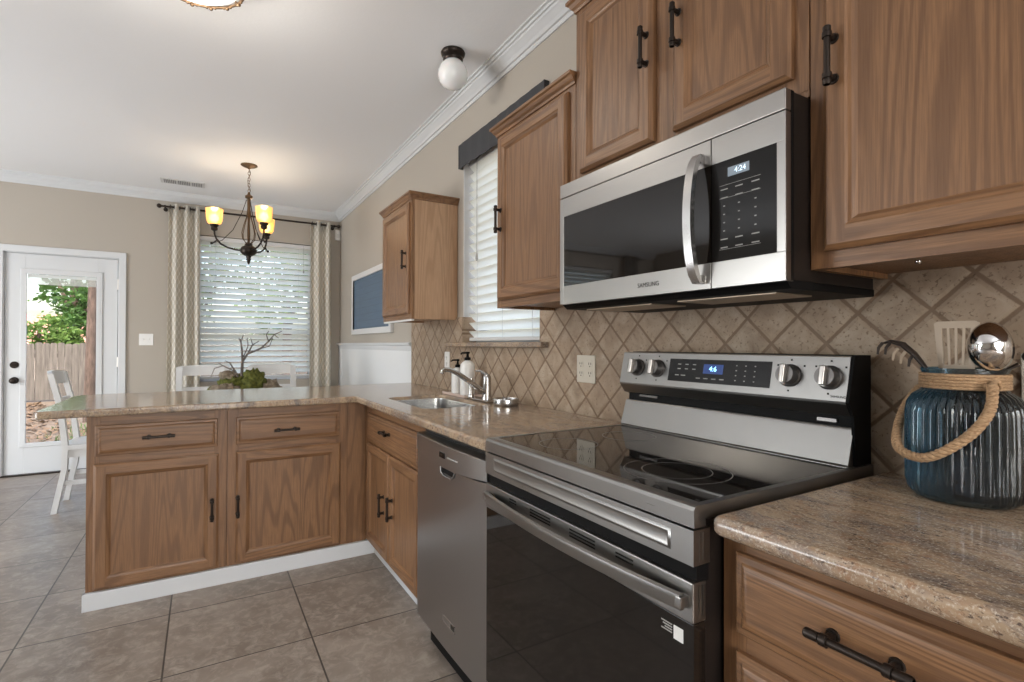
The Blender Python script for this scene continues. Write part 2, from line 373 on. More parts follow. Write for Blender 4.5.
# ------------------------------------------------------------------ cabinet joinery
def rings(mb, M, u0, u1, v0, v1, prof, capmat, smat, tmat, thick_back=0, butt=None):
    """nested rectangular rings; prof = [(inset, w)...]; smat for left/right faces, tmat for top/bottom faces"""
    def rect(i, w): return [(u0 + i, v0 + i, w), (u1 - i, v0 + i, w), (u1 - i, v1 - i, w), (u0 + i, v1 - i, w)]
    mb.add(rect(*prof[0])[:2] + rect(*prof[0])[2:], [(3, 2, 1, 0)], smat, M)
    for (a, wa), (b, wb) in zip(prof, prof[1:]):
        A, B = rect(a, wa), rect(b, wb)
        if butt is not None and abs(a - butt) < 1e-9:
            # stiles run through, rails are let in between them
            mb.add([(u0 + a, v0 + a, wa), (u0 + b, v0 + a, wb), (u0 + b, v1 - a, wb), (u0 + a, v1 - a, wa)], [(0, 1, 2, 3)], smat, M)
            mb.add([(u1 - b, v0 + a, wb), (u1 - a, v0 + a, wa), (u1 - a, v1 - a, wa), (u1 - b, v1 - a, wb)], [(0, 1, 2, 3)], smat, M)
            mb.add([(u0 + b, v0 + a, wa), (u1 - b, v0 + a, wa), (u1 - b, v0 + b, wb), (u0 + b, v0 + b, wb)], [(0, 1, 2, 3)], tmat, M)
            mb.add([(u0 + b, v1 - b, wb), (u1 - b, v1 - b, wb), (u1 - b, v1 - a, wa), (u0 + b, v1 - a, wa)], [(0, 1, 2, 3)], tmat, M)
            continue
        for k in range(4):
            j = (k + 1) % 4
            mb.add([A[k], A[j], B[j], B[k]], [(0, 1, 2, 3)], tmat if k % 2 == 0 else smat, M)
    mb.add(rect(*prof[-1]), [(0, 1, 2, 3)], capmat, M)
def door_mb(M, u0, u1, v0, v1, fw_=.058):
    mb = MB()
    prof = [(0, 0), (0, .011), (.003, .014), (.010, .0195), (.0125, .020), (fw_ - .012, .020), (fw_ - .008, .0165), (fw_ - .002, .0145), (fw_ + .004, .009), (fw_ + .006, .0075)]
    rings(mb, M, u0, u1, v0, v1, prof, 0, 0, 1, butt=.0125); return mb
def drawer_mb(M, u0, u1, v0, v1):
    mb = MB(); rings(mb, M, u0, u1, v0, v1, [(0, 0), (0, .010), (.003, .0125), (.013, .0135), (.017, .017), (.024, .0195), (.028, .020)], 1, 1, 1); return mb
def handle_mb(M, u, v, vert=True, ln=.115, w0=.020):
    """bronze bar pull centred at (u, v) on a surface at height w0"""
    mb = MB(); h = ln / 2; ps = .040; out = w0 + .024
    def P(a, w): return tuple(M @ Vector((u, v + a, w) if vert else (u + a, v, w)))
    mb.tube([P(-h, out), P(h, out)], .0058, 12)
    for sgn in (-1, 1):
        mb.tube([P(sgn * ps, w0), P(sgn * ps, w0 + .003), P(sgn * ps, w0 + .003), P(sgn * ps, out)], [.0105, .0095, .0062, .0060], 12)
        mb.tube([P(sgn * (ps - .005), out), P(sgn * (ps + .005), out)], .0088, 12)
        mb.tube([P(sgn * (ps + .007), out), P(sgn * (h - .002), out), P(sgn * h, out)], [.0072, .0076, .006], 12)
    return mb
def add_handle(door, M, u, v, vert=True, ln=.115):
    return obj('handle', handle_mb(M, u, v, vert, ln), BRONZE, door)
def add_door(cab, M, horiz, u0, u1, v0, v1, hu=None, hv=None, fw_=.058):
    d = obj('door', door_mb(M, u0, u1, v0, v1, fw_), [OAKZ, horiz], cab, 20)
    if hu is not None: add_handle(d, M, hu, hv)
    return d
def add_drawer(cab, M, horiz, u0, u1, v0, v1, hu=None, hv=None, ln=.115):
    d = obj('drawer', drawer_mb(M, u0, u1, v0, v1), [OAKZ, horiz], cab, 20)
    if hu is not None: add_handle(d, M, hu, hv, False, ln)
    return d
def add_frame(cab, M, horiz, stiles, rails, v0, v1):
    """face frame 19 mm thick; stiles [(u0,u1)], rails [(u0,u1,v0,v1)]"""
    mb = MB()
    for a, b in stiles: mb.box(a, b, v0, v1, -.019, 0, .001, 0, M, 1)
    for a, b, c, d in rails: mb.box(a, b, c, d, -.019, -.0004, 0, 1, M)
    return obj('face_frame', mb, [OAKZ, horiz], cab)

# ------------------------------------------------------------------ the shell
XW, YF, ZC = 1.390, 6.305, 2.74
XL, YB = -4.60, -3.0
def wall_with_holes(axis, a0, a1, b0, b1, zt, holes):
    """slab with rectangular holes; axis 'x': thickness along x (a), runs along y (b); 'y': thickness along y, runs along x"""
    mb = MB()
    def bx(p0, p1, z0, z1):
        if p1 - p0 < 1e-6 or z1 - z0 < 1e-6: return
        if axis == 'x': mb.box(a0, a1, p0, p1, z0, z1)
        else: mb.box(p0, p1, a0, a1, z0, z1)
    cur = b0
    for (h0, h1, z0, z1) in sorted(holes):
        bx(cur, h0, 0, zt); bx(h0, h1, 0, z0); bx(h0, h1, z1, zt); cur = h1
    bx(cur, b1, 0, zt); return mb
SW = (2.028, 2.905, 1.215, 2.36)          # sink window hole (y0,y1,z0,z1)
DW_ = (-.06, 1.095, .80, 2.345)           # dining window hole
DR = (-1.550, -.700, 0, 2.04)             # door hole
LW = (-3.70, -2.30, .80, 2.42)            # living window hole
struct('floor', MB().box(XL - .2, XW + .2, YB - .2, YF + .2, -.12, 0), FLOOR, 'floor of large square brown stone-look tiles', 'floor')
struct('ceiling', MB().box(XL - .2, XW + .2, YB - .2, YF + .2, ZC, ZC + .12), CEIL, 'white textured ceiling', 'ceiling')
struct('wall_right', wall_with_holes('x', XW, XW + .16, YB - .2, YF + .2, ZC, [SW]), WALL, 'beige wall behind the wall cabinets and range', 'wall')
struct('wall_far', wall_with_holes('y', YF, YF + .16, XL - .2, XW, ZC, [LW, DR, DW_]), WALL, 'beige far wall with the glazed door and dining window', 'wall')
LH = (2.0, 5.4, .60, 2.30); BH = (-2.0, 1.2, .60, 2.30)  # openings for the two added windows
struct('wall_left', wall_with_holes('x', XL - .16, XL, YB - .2, YF, ZC, [LH]), WALL, 'beige wall on the left, outside the picture', 'wall')
struct('wall_back', wall_with_holes('y', YB - .16, YB, XL, XW, ZC, [BH]), WALL, 'beige wall behind the camera', 'wall')
struct('roof', MB().box(XL - .9, XW + .9, YB - .9, YF + .55, ZC + .25, ZC + .40), STUCCO, 'unseen flat roof slab over the room, extended to block the sun', 'roof')  # unseen slab, made larger than the room to keep the sun out
# crown mouldings
CP = [(0, 2.654), (.008, 2.654), (.014, 2.664), (.014, 2.669), (.024, 2.671), (.032, 2.684), (.050, 2.702), (.060, 2.710), (.062, 2.719), (.071, 2.721), (.073, 2.731), (.086, 2.733), (.086, ZC), (0, ZC)]
struct('trim_1', MB().prism([(XW - a, z) for a, z in CP], 'y', YB, YF), TRIM, 'white crown moulding along the right wall', 'crown moulding', 12)
struct('trim_2', MB().prism([(YF - a, z) for a, z in CP], 'x', XL, XW), TRIM, 'white crown moulding along the far wall', 'crown moulding', 12)
# wainscot on the right wall of the dining corner
wn = sroot('trim_3', 'white beadboard wainscot with cap rail on the right wall behind the counter', 'wainscot', (XW, 5.0, 0))
obj('beadboard', MB().box(XW - .010, XW, 3.800, YF, 0, 1.160), BEAD, wn)
obj('cap_rail', MB().prism([(XW, 1.150), (XW - .014, 1.150), (XW - .016, 1.170), (XW - .020, 1.176), (XW - .020, 1.190), (XW - .034, 1.196), (XW - .036, 1.214), (XW, 1.216)], 'y', 3.800, YF), TRIM, wn)
struct('baseboard_far', MB().box(-.648, XW - .012, YF - .014, YF, 0, .10, .004).box(XL, -1.62, YF - .014, YF, 0, .10, .004), TRIM, 'white baseboard along the far wall', 'baseboard')
# backsplash with window jamb tiles
bs = MB()
TX = XW - .014
bs.box(TX, XW, -.75, SW[0] - .001, .86, 1.372); bs.box(TX, XW, SW[0] - .001, SW[1] + .001, .86, SW[2] - .03); bs.box(TX, XW, SW[1] + .001, 3.800, .86, 1.372)
bs.box(TX, XW + .085, SW[1] - .010, SW[1] + .0008, SW[2], 1.372); bs.box(TX, XW + .085, SW[0] - .0008, SW[0] + .010, SW[2], 1.372)
struct('trim_4', bs, TILE, 'tan travertine backsplash of small tiles laid on the diagonal', 'backsplash')

struct('trim_7', MB().box(XW - .001, XW + .10, SW[1] - .008, SW[1] + .0005, 1.372, SW[3]).box(XW - .001, XW + .10, SW[0] - .0005, SW[0] + .008, 1.372, SW[3]).box(XW - .001, XW + .10, SW[0], SW[1], SW[3] - .008, SW[3] + .0005), TRIM, 'white jamb lining of the sink window', 'window jamb')
# ---------------- windows
def window(name, label, axis, a, hole, mid=None, depth=.16):
    """frame, sashes and panes set in a hole; a = inner wall face, window sits near the outer face"""
    p0, p1, z0, z1 = hole; root = sroot(name, label, 'window', (a, (p0 + p1) / 2, z0) if axis == 'x' else ((p0 + p1) / 2, a, z0))
    s = 1 if a > 0 else -1
    def bx(mb, q0, q1, c0, c1, d0, d1, bev=.003):
        if axis == 'x': mb.box(a + s * d0, a + s * d1, q0, q1, c0, c1, bev)
        else: mb.box(q0, q1, a + s * d0, a + s * d1, c0, c1, bev)
    f = MB(); t = .04
    bx(f, p0, p0 + t, z0, z1, .09, .15); bx(f, p1 - t, p1, z0, z1, .09, .15); bx(f, p0 + t, p1 - t, z0, z0 + t, .09, .15); bx(f, p0 + t, p1 - t, z1 - t, z1, .09, .15)
    obj('window_frame', f, TRIM, root)
    if mid: m = MB(); bx(m, p0 + t, p1 - t, mid - .025, mid + .025, .095, .145); obj('meeting_rail', m, TRIM, root)
    g = MB(); bx(g, p0 + t, p1 - t, z0 + t, z1 - t, .118, .122, 0); obj('pane', g, PANE, root)
    return root
window('window_1', 'white framed double-hung dining window behind the blinds', 'y', YF, DW_, 1.345)
window('window_2', 'white framed window above the sink', 'x', XW, SW)
window('window_3', 'white framed living room window left of the door', 'y', YF, LW, 1.5)
window('added_window_left', 'added wide window in the left wall, unseen, behind a fill light', 'x', XL, LH)  # added window, out of view, frames the left fill light
window('added_window_back', 'added wide window in the wall behind the camera, unseen, behind a fill light', 'y', YB, BH)  # added window, out of view, frames the back fill light

def slat_blind(name, label, axis, a, p0, p1, z0, z1, pitch, tilt, mat, cord=None, group=None, hr=.045, hw=.033):
    """a = centre plane of the slats; in = direction into the room (-1 on that axis)"""
    root = thing(name, label, 'blinds', (a, (p0 + p1) / 2, z1) if axis == 'x' else ((p0 + p1) / 2, a, z1), group)
    def bx(mb, q0, q1, c0, c1, d0, d1, bev=.002, m=0):
        if axis == 'x': mb.box(a + d0, a + d1, q0, q1, c0, c1, bev, m)
        else: mb.box(q0, q1, a + d0, a + d1, c0, c1, bev, m)
    h = MB(); bx(h, p0, p1, z1 - hr, z1, -.028, .028); obj('headrail', h, WHITE, root)
    sl = MB(); z = z1 - hr - .02
    while z > z0 + .035:
        c, s_ = math.cos(tilt) * hw, math.sin(tilt) * hw
        prof = []
        for k in range(5):
            q = -1 + k * .5; bow = .0022 * (1 - q * q); prof.append((a + q * c - bow * math.sin(tilt) * -1, z - q * s_ * -1 + bow * math.cos(tilt)))
        poly = prof + [(x - .0022 * math.sin(tilt) * -1, zz - .0026) for x, zz in reversed(prof)]
        sl.prism(poly, 'y' if axis == 'x' else 'x', p0 + .004, p1 - .004)
        z -= pitch
    obj('slats', sl, mat, root)
    b = MB(); bx(b, p0 + .003, p1 - .003, z0, z0 + .022, -.024, .024, .004); obj('bottom_rail', b, WHITE, root)
    for q in (.14, .5, .86) if p1 - p0 > .7 else (.2, .8):
        l = MB(); bx(l, p0 + (p1 - p0) * q - .0012, p0 + (p1 - p0) * q + .0012, z0 + .01, z1 - .03, -.0275, -.0262, 0); obj('ladder_cord', l, WHITE, root)
    if cord:
        q, zz = cord; c = MB(); d = -.036
        P = lambda zq: (a + d, q, zq) if axis == 'x' else (q, a + d, zq)
        c.tube([P(z1 - .01), P(zz)], .0016, 6); c.tube([P(zz + .002), P(zz - .012), P(zz - .035), P(zz - .045)], [.002, .006, .008, .004], 8)
        obj('pull_cord', c, MATS['grey_print'], root)
    return root
slat_blind('window_blind', 'white slatted blind over the dining window between the cream curtains', 'y', YF + .035, DW_[0] + .005, DW_[1] - .005, .83, 2.338, .0620, math.radians(-46), BLIND, (.985, 2.06))
slat_blind('window_blind', 'white slatted blind in the window above the sink', 'x', XW + .052, SW[0] + .014, SW[1] - .020, 1.222, 2.350, .0540, math.radians(-44), BLIND, (2.76, 1.75))
slat_blind('window_blind', 'slatted blind mirrored in the microwave door, left of the glazed door', 'y', YF + .035, LW[0] + .005, LW[1] - .005, .83, 2.41, .0640, math.radians(-34), BLIND)

# ---------------- glazed door
dr = sroot('door_1', 'white back door with one tall glass pane and dark knobs', 'door', (-1.125, YF, 0))
lf = MB(); y0, y1 = YF + .012, YF + .056
L0, L1, LZ = -1.532, -.722, 2.022; g0, g1, gz0, gz1 = -1.395, -.872, .275, 1.850
lf.box(L0, g0, y0, y1, .012, LZ, .002); lf.box(g1, L1, y0, y1, .012, LZ, .002); lf.box(g0, g1, y0, y1, .012, gz0, .001); lf.box(g0, g1, y0, y1, gz1, LZ, .001)
leaf = obj('door_leaf', lf, TRIM, dr)
gm = MB(); m0, m1, mz0, mz1 = -1.428, -.837, .250, 1.886
for (a, b, c, d) in ((m0, g0 + .012, mz0, mz1), (g1 - .012, m1, mz0, mz1), (g0, g1, mz0, gz0 + .014), (g0, g1, gz1 - .014, mz1)): gm.box(a, b, y0 - .012, y0 + .002, c, d, .005)
obj('glazing_bead', gm, TRIM, dr)
obj('pane', MB().box(g0, g1, y0 + .018, y0 + .022, gz0, gz1), PANE, dr)
mbl = MB(); mbl.box(g0 + .014, g1 - .014, y0 + .002, y0 + .016, gz1 - .045, gz1 - .014, .002)
for k in range(9): mbl.box(g0 + .018, g1 - .018, y0 + .003, y0 + .015, gz1 - .105 + k * .0065, gz1 - .1015 + k * .0065, 0)
db = obj('raised_blind', mbl, BLIND, dr)
obj('cord_slider', MB().box(g1 + .006, g1 + .018, y0 - .018, y0 - .010, 1.50, 1.53, .002).box(g1 + .010, g1 + .013, y0 - .014, y0 - .011, .8, 1.84), WHITE, dr)
for z in (.864, 1.005):
    k = MB(); k.cyl((-1.465, y0, z), (-1.465, y0 - .010, z), .032, .030, 20)
    if z < .9: k.cyl((-1.465, y0 - .008, z), (-1.465, y0 - .03, z), .011, .011, 12); k.sphere((-1.465, y0 - .046, z), .027, 16, 10, sc=(1, .75, 1))
    else: k.cyl((-1.465, y0 - .008, z), (-1.465, y0 - .02, z), .020, .018, 16)
    obj('door_knob' if z < .9 else 'deadbolt', k, BRONZE, dr)
for z in (.28, 1.02, 1.78): obj('hinge', MB().cyl((L1 + .006, YF + .004, z - .05), (L1 + .006, YF + .004, z + .05), .007, n=10).box(L1 - .002, L1 + .012, YF + .004, YF + .014, z - .05, z + .05), MATS['satin_knob'], dr)
ca = MB()
for (a, b, c, d) in ((-1.612, -1.540, 0, 2.036), (-.712, -.652, 0, 2.036), (-1.612, -.652, 2.030, 2.092)): ca.box(a, b, YF - .018, YF, c, d, .005)
for (a, b, c, d) in ((-1.552, -1.534, 0, 2.04), (-.716, -.699, 0, 2.04), (-1.552, -.70, 2.024, 2.042)): ca.box(a, b, YF - .002, YF + .16, c, d)
struct('trim_5', ca, TRIM, 'white casing around the back door', 'door casing')
struct('trim_6', MB().box(-1.55, -.70, YF - .03, YF + .16, 0, .011, .003), BRONZE, 'dark door sill', 'threshold')

# ------------------------------------------------------------------ base cabinets
FX = .800      # face frame plane of the sink run
FYP = 2.975    # face frame plane of the peninsula
CT = .872      # underside of the granite
MX, MY = facing_x(FX), facing_y(FYP)
G_PEN = None
def base_box(cab, x0, x1, y0, y1, z0=.10, z1=CT):
    return obj('body', MB().box(x0, x1, y0, y1, z0, z1, .001), OAKZ, cab)
# peninsula, left cabinet
c1 = thing('base_cabinet', 'oak base cabinet at the free left end of the peninsula', 'cabinet', (-.17, 3.27, 0))
base_box(c1, -.448, .1065, FYP + .020, 3.56, .078)
add_frame(c1, MY, OAKX, [(-.448, -.398), (.052, .1065)], [(-.398, .052, .82, CT), (-.398, .052, .645, .70), (-.398, .052, .078, .10)], .078, CT)
add_door(c1, MY, OAKX, -.421, .071, .086, .653, .042, .383)
add_drawer(c1, MY, OAKX, -.417, .065, .689, .828, -.176, .763, .128)
# peninsula, right cabinet with corner filler
c2 = thing('base_cabinet', 'oak base cabinet of the peninsula nearest the sink corner', 'cabinet', (.45, 3.27, 0))
base_box(c2, .1075, .870, FYP + .020, 3.56, .078)
add_frame(c2, MY, OAKX, [(.1075, .160), (.640, .700)], [(.160, .640, .82, CT), (.160, .640, .645, .70), (.160, .640, .078, .10)], .078, CT)
obj('corner_filler', MB().box(.7005, .808, .078, CT, -.019, .001, .001, 0, MY), OAKZ, c2)
add_door(c2, MY, OAKX, .146, .663, .086, .653, .155, .382)
add_drawer(c2, MY, OAKX, .146, .656, .689, .828, .383, .750, .125)
struct('baseboard_left', MB().prism([(2.957, 0), (FYP + .02, 0), (FYP + .02, .077), (2.960, .077), (2.957, .073)], 'x', -.455, .862).prism([(-.457, 0), (-.449, 0), (-.449, .077), (-.455, .077), (-.457, .073)], 'y', 2.958, 3.56), TRIM, 'white baseboard along the foot of the peninsula', 'baseboard')
# sink base
c3 = thing('sink_base_cabinet', 'oak sink cabinet between the peninsula corner and the dishwasher', 'cabinet', (1.08, 2.5, 0))
sbm = MB(); YS0, YS1 = 1.985, 2.925
sbm.box(FX + .020, 1.365, YS0, YS0 + .018, .10, CT - .002); sbm.box(FX + .020, 1.365, YS1 - .018, YS1, .10, CT - .002); sbm.box(FX + .020, 1.365, YS0, YS1, .10, .118); sbm.box(1.350, 1.365, YS0, YS1, .10, CT - .002)
obj('body', sbm, OAKZ, c3)
add_frame(c3, MX, OAKY, [(-2.950, -2.845), (-2.100, -1.990)], [(-2.845, -2.100, .815, CT), (-2.845, -2.100, .64, .68), (-2.845, -2.100, .10, .14)], .10, CT)
add_drawer(c3, MX, OAKY, -2.868, -2.075, .667, .822, -2.502, .760)
add_door(c3, MX, OAKY, -2.874, -2.484, .124, .655, -2.547, .396, .05)
add_door(c3, MX, OAKY, -2.470, -2.078, .124, .655, -2.416, .411, .05)
struct('baseboard_right', MB().box(.852, .864, 1.99, 2.955, 0, .098, .002), TRIM, 'white toe board under the sink cabinet', 'baseboard')
# near drawer cabinet, right of the range
def near_cab(y0, y1, label):
    c = thing('drawer_cabinet', label, 'cabinet', (1.08, (y0 + y1) / 2, 0))
    base_box(c, FX + .020, 1.365, y0, y1)
    a, b = -y1, -y0
    add_frame(c, MX, OAKY, [(a, a + .045), (b - .045, b)], [(a + .045, b - .045, .835, CT), (a + .045, b - .045, .675, .715), (a + .045, b - .045, .10, .135)], .10, CT)
    add_drawer(c, MX, OAKY, a + .032, b - .032, .708, .845, -.360 if y1 > .4 else (a + b) / 2, .783, .135)
    add_drawer(c, MX, OAKY, a + .032, b - .032, .415, .675, (a + b) / 2, .55, .135)
    add_drawer(c, MX, OAKY, a + .032, b - .032, .125, .385, (a + b) / 2, .26, .135)
    obj('toe_board', MB().box(.852, .864, y0, y1, 0, .098), OAKY, c)
near_cab(.131, .5965, 'oak drawer cabinet right of the range under the granite')
near_cab(-.330, .129, 'oak drawer cabinet at the near right edge beyond the first')

# ------------------------------------------------------------------ granite tops
def slab(outline, z0, z1, r=.014, holes=None):
    """rounded-edge slab from a CCW outline (x,y)"""
    bm = bmesh.new(); vs = [bm.verts.new((x, y, z0)) for x, y in outline]
    if holes:
        es = [bm.edges.new((vs[i], vs[(i + 1) % len(vs)])) for i in range(len(vs))]
        for h in holes:
            hv = [bm.verts.new((x, y, z0)) for x, y in h]; es += [bm.edges.new((hv[i], hv[(i + 1) % len(hv)])) for i in range(len(hv))]
        bmesh.ops.triangle_fill(bm, use_beauty=True, use_dissolve=False, edges=es)
        bmesh.ops.dissolve_limit(bm, angle_limit=.01, verts=bm.verts[:], edges=bm.edges[:])
    else: bm.faces.new(vs)
    bmesh.ops.recalc_face_normals(bm, faces=bm.faces[:])
    ret = bmesh.ops.extrude_face_region(bm, geom=bm.faces[:]); tv = [g for g in ret['geom'] if isinstance(g, bmesh.types.BMVert)]
    bmesh.ops.translate(bm, verts=tv, vec=(0, 0, z1 - z0))
    ed = [e for e in bm.edges if (abs(e.verts[0].co.z - e.verts[1].co.z) < 1e-6) and any(abs(f.normal.z) < .1 for f in e.link_faces)]
    bm.normal_update()
    ed = [e for e in bm.edges if len(e.link_faces) == 2 and abs(e.verts[0].co.z - e.verts[1].co.z) < 1e-6 and e.calc_face_angle(0) > 1.2]
    bmesh.ops.bevel(bm, geom=ed, offset=r, segments=4, affect='EDGES', profile=.5, clamp_overlap=True)
    return MB().addbm(bm)
def arc(cx, cy, r, a0, a1, n=6): return [(cx + r * math.cos(math.radians(a0 + (a1 - a0) * k / n)), cy + r * math.sin(math.radians(a0 + (a1 - a0) * k / n))) for k in range(n + 1)]
ZT0, ZT1 = CT + .001, .908
XE = .736
SK = (.868, 1.190, 2.205, 2.775)      # sink opening x0,x1,y0,y1
skh = arc(SK[0] + .05, SK[2] + .05, .05, 180, 270) + arc(SK[1] - .05, SK[2] + .05, .05, 270, 360) + arc(SK[1] - .05, SK[3] - .05, .05, 0, 90) + arc(SK[0] + .05, SK[3] - .05, .05, 90, 180)
out = [(XE, 1.362), (TX - .002, 1.362), (TX - .002, 3.790), (1.0, 3.790)] + arc(-.52, 3.690, .10, 90, 180) + arc(-.585, 2.955, .035, 180, 270) + [(XE - .006, 2.925), (XE, 2.919)]
o = obj('countertop', slab(out, ZT0, ZT1, .013, [skh]), GRANITE, smooth=40)
tag(o, 'polished tan granite worktop covering the peninsula and the sink run', 'countertop')
out = [(TX - .002, -.60), (TX - .002, .590), (XE + .034, .590)] + [(XE + .034 - .018 * math.sin(math.radians(a)), .590 - .018 * (1 - math.cos(math.radians(a)))) for a in (30, 60, 90)] + [(XE + .016, -.60)]
o = obj('countertop', slab(out, ZT0, ZT1, .014), GRANITE, smooth=40)
tag(o, 'polished tan granite worktop right of the range under the blue jar', 'countertop')
o = obj('window_sill', slab([(XW - .058, 1.965), (XW + .085, 1.965), (XW + .085, 3.07), (XW - .058, 3.07)], 1.187, 1.2145, .006), GRANITE)
tag(o, 'granite sill under the sink window', 'window sill')

# sink
sk = thing('kitchen_sink', 'stainless steel undermount sink in the granite beside the dishwasher', 'sink', (1.03, 2.49, .72))
sm = MB(); lay = [(.0015, .893), (.011, .893), (.0125, .8895), (.015, .80), (.018, .735), (.040, .715), (.10, .710)]
vs = []; rows = []
for (ins, z) in lay:
    r_ = max(.05 - ins * .3, .03); x0, x1, yy0, yy1 = SK[0] + ins, SK[1] - ins, SK[2] + ins, SK[3] - ins
    ring = arc(x0 + r_, yy0 + r_, r_, 180, 270) + arc(x1 - r_, yy0 + r_, r_, 270, 360) + arc(x1 - r_, yy1 - r_, r_, 0, 90) + arc(x0 + r_, yy1 - r_, r_, 90, 180)
    rows.append([(x, y, z) for x, y in ring])
n = len(rows[0])
for q in rows: vs += q
fs = [(i * n + k, i * n + (k + 1) % n, (i + 1) * n + (k + 1) % n, (i + 1) * n + k) for i in range(len(rows) - 1) for k in range(n)] + [tuple((len(rows) - 1) * n + k for k in range(n))]
sm.add(vs, fs); bowl = obj('bowl', sm, SINKST, sk)
mo = bowl.modifiers.new('thickness', 'SOLIDIFY'); mo.thickness = .0012; mo.offset = -1
obj('drain', MB().lathe([(.0, .001), (.03, .001), (.042, .003), (.045, .0005)], (1.03, 2.49, .7105), 20), CHROME, sk)

# ------------------------------------------------------------------ faucet, bottles
fc = thing('faucet', 'brushed steel kitchen faucet with low spout over the sink', 'faucet', (1.25, 2.34, ZT1))
FZ = ZT1
obj('deck_plate', MB().box(1.222, 1.282, 2.28, 2.52, FZ, FZ + .012, .006), STEELH, fc)
obj('body', MB().lathe([(.026, .010), (.026, .02), (.022, .028), (.0205, .10), (.021, .118), (.019, .132), (.010, .141), (0, .142)], (1.252, 2.335, FZ), 20), STEELH, fc)
sp_ = [(1.244, 2.335, FZ + .045), (1.20, 2.334, FZ + .070), (1.14, 2.328, FZ + .112), (1.08, 2.32, FZ + .150), (1.03, 2.312, FZ + .170), (1.005, 2.308, FZ + .171), (.992, 2.306, FZ + .165), (.988, 2.305, FZ + .152)]
obj('spout', MB().tube(sp_, [.015, .0145, .013, .012, .0110, .0105, .0105, .0110], 14), STEELH, fc)
lev = [(1.252, 2.335, FZ + .132), (1.252, 2.36, FZ + .146), (1.250, 2.40, FZ + .155), (1.245, 2.45, FZ + .156)]
obj('lever', MB().tube(lev, [.012, .009, .0075, .007], 10), STEELH, fc)
spy = thing('side_sprayer', 'small steel sprayer standing between faucet and soap bottle', 'sprayer', (1.235, 2.49, FZ + .012))
obj('sprayer_head', MB().lathe([(.016, 0), (.016, .012), (.010, .02), (.011, .075), (.014, .085), (.013, .10), (0, .104)], (1.235, 2.487, FZ + .0125), 16), STEELH, spy)
tr = MB().box(1.225, 1.335, 2.545, 2.85, FZ, FZ + .008, .004).box(1.225, 1.23, 2.545, 2.85, FZ + .006, FZ + .014, .002).box(1.33, 1.335, 2.545, 2.85, FZ + .006, FZ + .014, .002)
tag(obj('soap_tray', tr, plain('pale_pink_tray', (.66, .52, .46), .35)), 'narrow pale tray under the two soap bottles', 'tray')
def bottle(x, y, h, r, label):
    b = thing('soap_bottle', label, 'bottle', (x, y, FZ + .0085), 'soap bottles behind the sink'); z = FZ + .0085
    obj('bottle_body', MB().lathe([(r * .9, 0), (r, .004), (r, h * .80), (r * .93, h * .88), (r * .7, h * .95), (r * .36, h * .99), (r * .34, h)], (x, y, z), 24), SOAP, b)
    p = MB().lathe([(r * .42, 0), (r * .42, .016), (r * .2, .018), (r * .15, .036), (r * .30, .038), (r * .30, .048), (0, .05)], (x, y, z + h), 14)
    p.tube([(x, y, z + h + .043), (x - .028, y + .012, z + h + .042), (x - .036, y + .016, z + h + .034)], [.006, .005, .004], 8)
    obj('pump', p, BLACK, b, label='black pump')
bottle(1.282, 2.625, .195, .042, 'larger white soap bottle with black pump beside the faucet')
bottle(1.286, 2.765, .150, .036, 'smaller white soap bottle half hidden behind the larger one')
sd = MB().lathe([(.05, 0), (.058, .002), (.062, .008), (.062, .030), (.058, .034), (.054, .030), (.052, .010), (0, .009)], (1.258, 2.15, FZ), 28)
sdo = obj('sink_strainer', sd, STEELH); tag(sdo, 'round steel dish on the granite right of the faucet', 'strainer')
obj('centre_knob', MB().lathe([(.004, .009), (.004, .03), (.008, .036), (0, .042)], (1.258, 2.15, FZ), 12), STEELH, sdo)

# ------------------------------------------------------------------ dishwasher
dw = thing('dishwasher', 'stainless dishwasher between the sink cabinet and the range', 'dishwasher', (1.05, 1.67, 0))
DY0, DY1 = 1.372, 1.972; DX = .742
def bowed(y): t = (y - (DY0 + DY1) / 2) / .3; return -.016 * (1 - t * t)
obj('tub', MB().box(.775, 1.35, DY0 + .004, DY1 - .004, .10, .866), UNDER, dw)
N_ = 20; ys = [DY0 + .003 + (DY1 - DY0 - .006) * k / N_ for k in range(N_ + 1)]
def front(zf0, zf1, bow, x, mat, name, back=.775):
    mb = MB(); vs = []; fs = []
    for y in ys:
        b = bowed(y) * bow; z0_, z1_ = zf0(y), zf1(y)
        vs += [(x + b, y, z0_), (x + b, y, z1_ - .004), (x + b + .006, y, z1_), (back, y, z1_), (back, y, z0_)]
    m = 5
    for k in range(N_):
        for j in range(m): fs.append((k * m + j, k * m + (j + 1) % m, (k + 1) * m + (j + 1) % m, (k + 1) * m + j))
    fs += [tuple(range(m)), tuple(N_ * m + j for j in range(m))]
    return obj(name, mb.add(vs, fs), mat, dw)
sag = lambda y: -.016 * (1 - ((y - (DY0 + DY1) / 2) / .3) ** 2)
dp = front(lambda y: .13, lambda y: .783 + sag(y), .35, DX, STEELD, 'door_panel')
cs = front(lambda y: .786 + sag(y), lambda y: .850, 1.0, DX - .004, STEELD, 'control_strip')
obj('display', MB().box(DX - .0225, DX - .012, 1.655, 1.700, .803, .822, .001), BLKPANEL, cs)
obj('button_row', MB().box(DX - .0205, DX - .012, 1.555, 1.635, .808, .813, .001), MARK, cs)
pk = MB()
for k in range(13):
    pass
pk.box(DX - .0062, DX + .004, 1.605, 1.715, .742, .764, .004)
obj('handle_pocket', pk, BLACK, dp)
pl_ = MB().tube([(DX - .0065, 1.72, .766), (DX - .009, 1.712, .746), (DX - .0095, 1.69, .737), (DX - .0095, 1.63, .737), (DX - .009, 1.608, .746), (DX - .0065, 1.60, .766)], .0035, 8)
obj('pocket_lip', pl_, STEELD, dp)
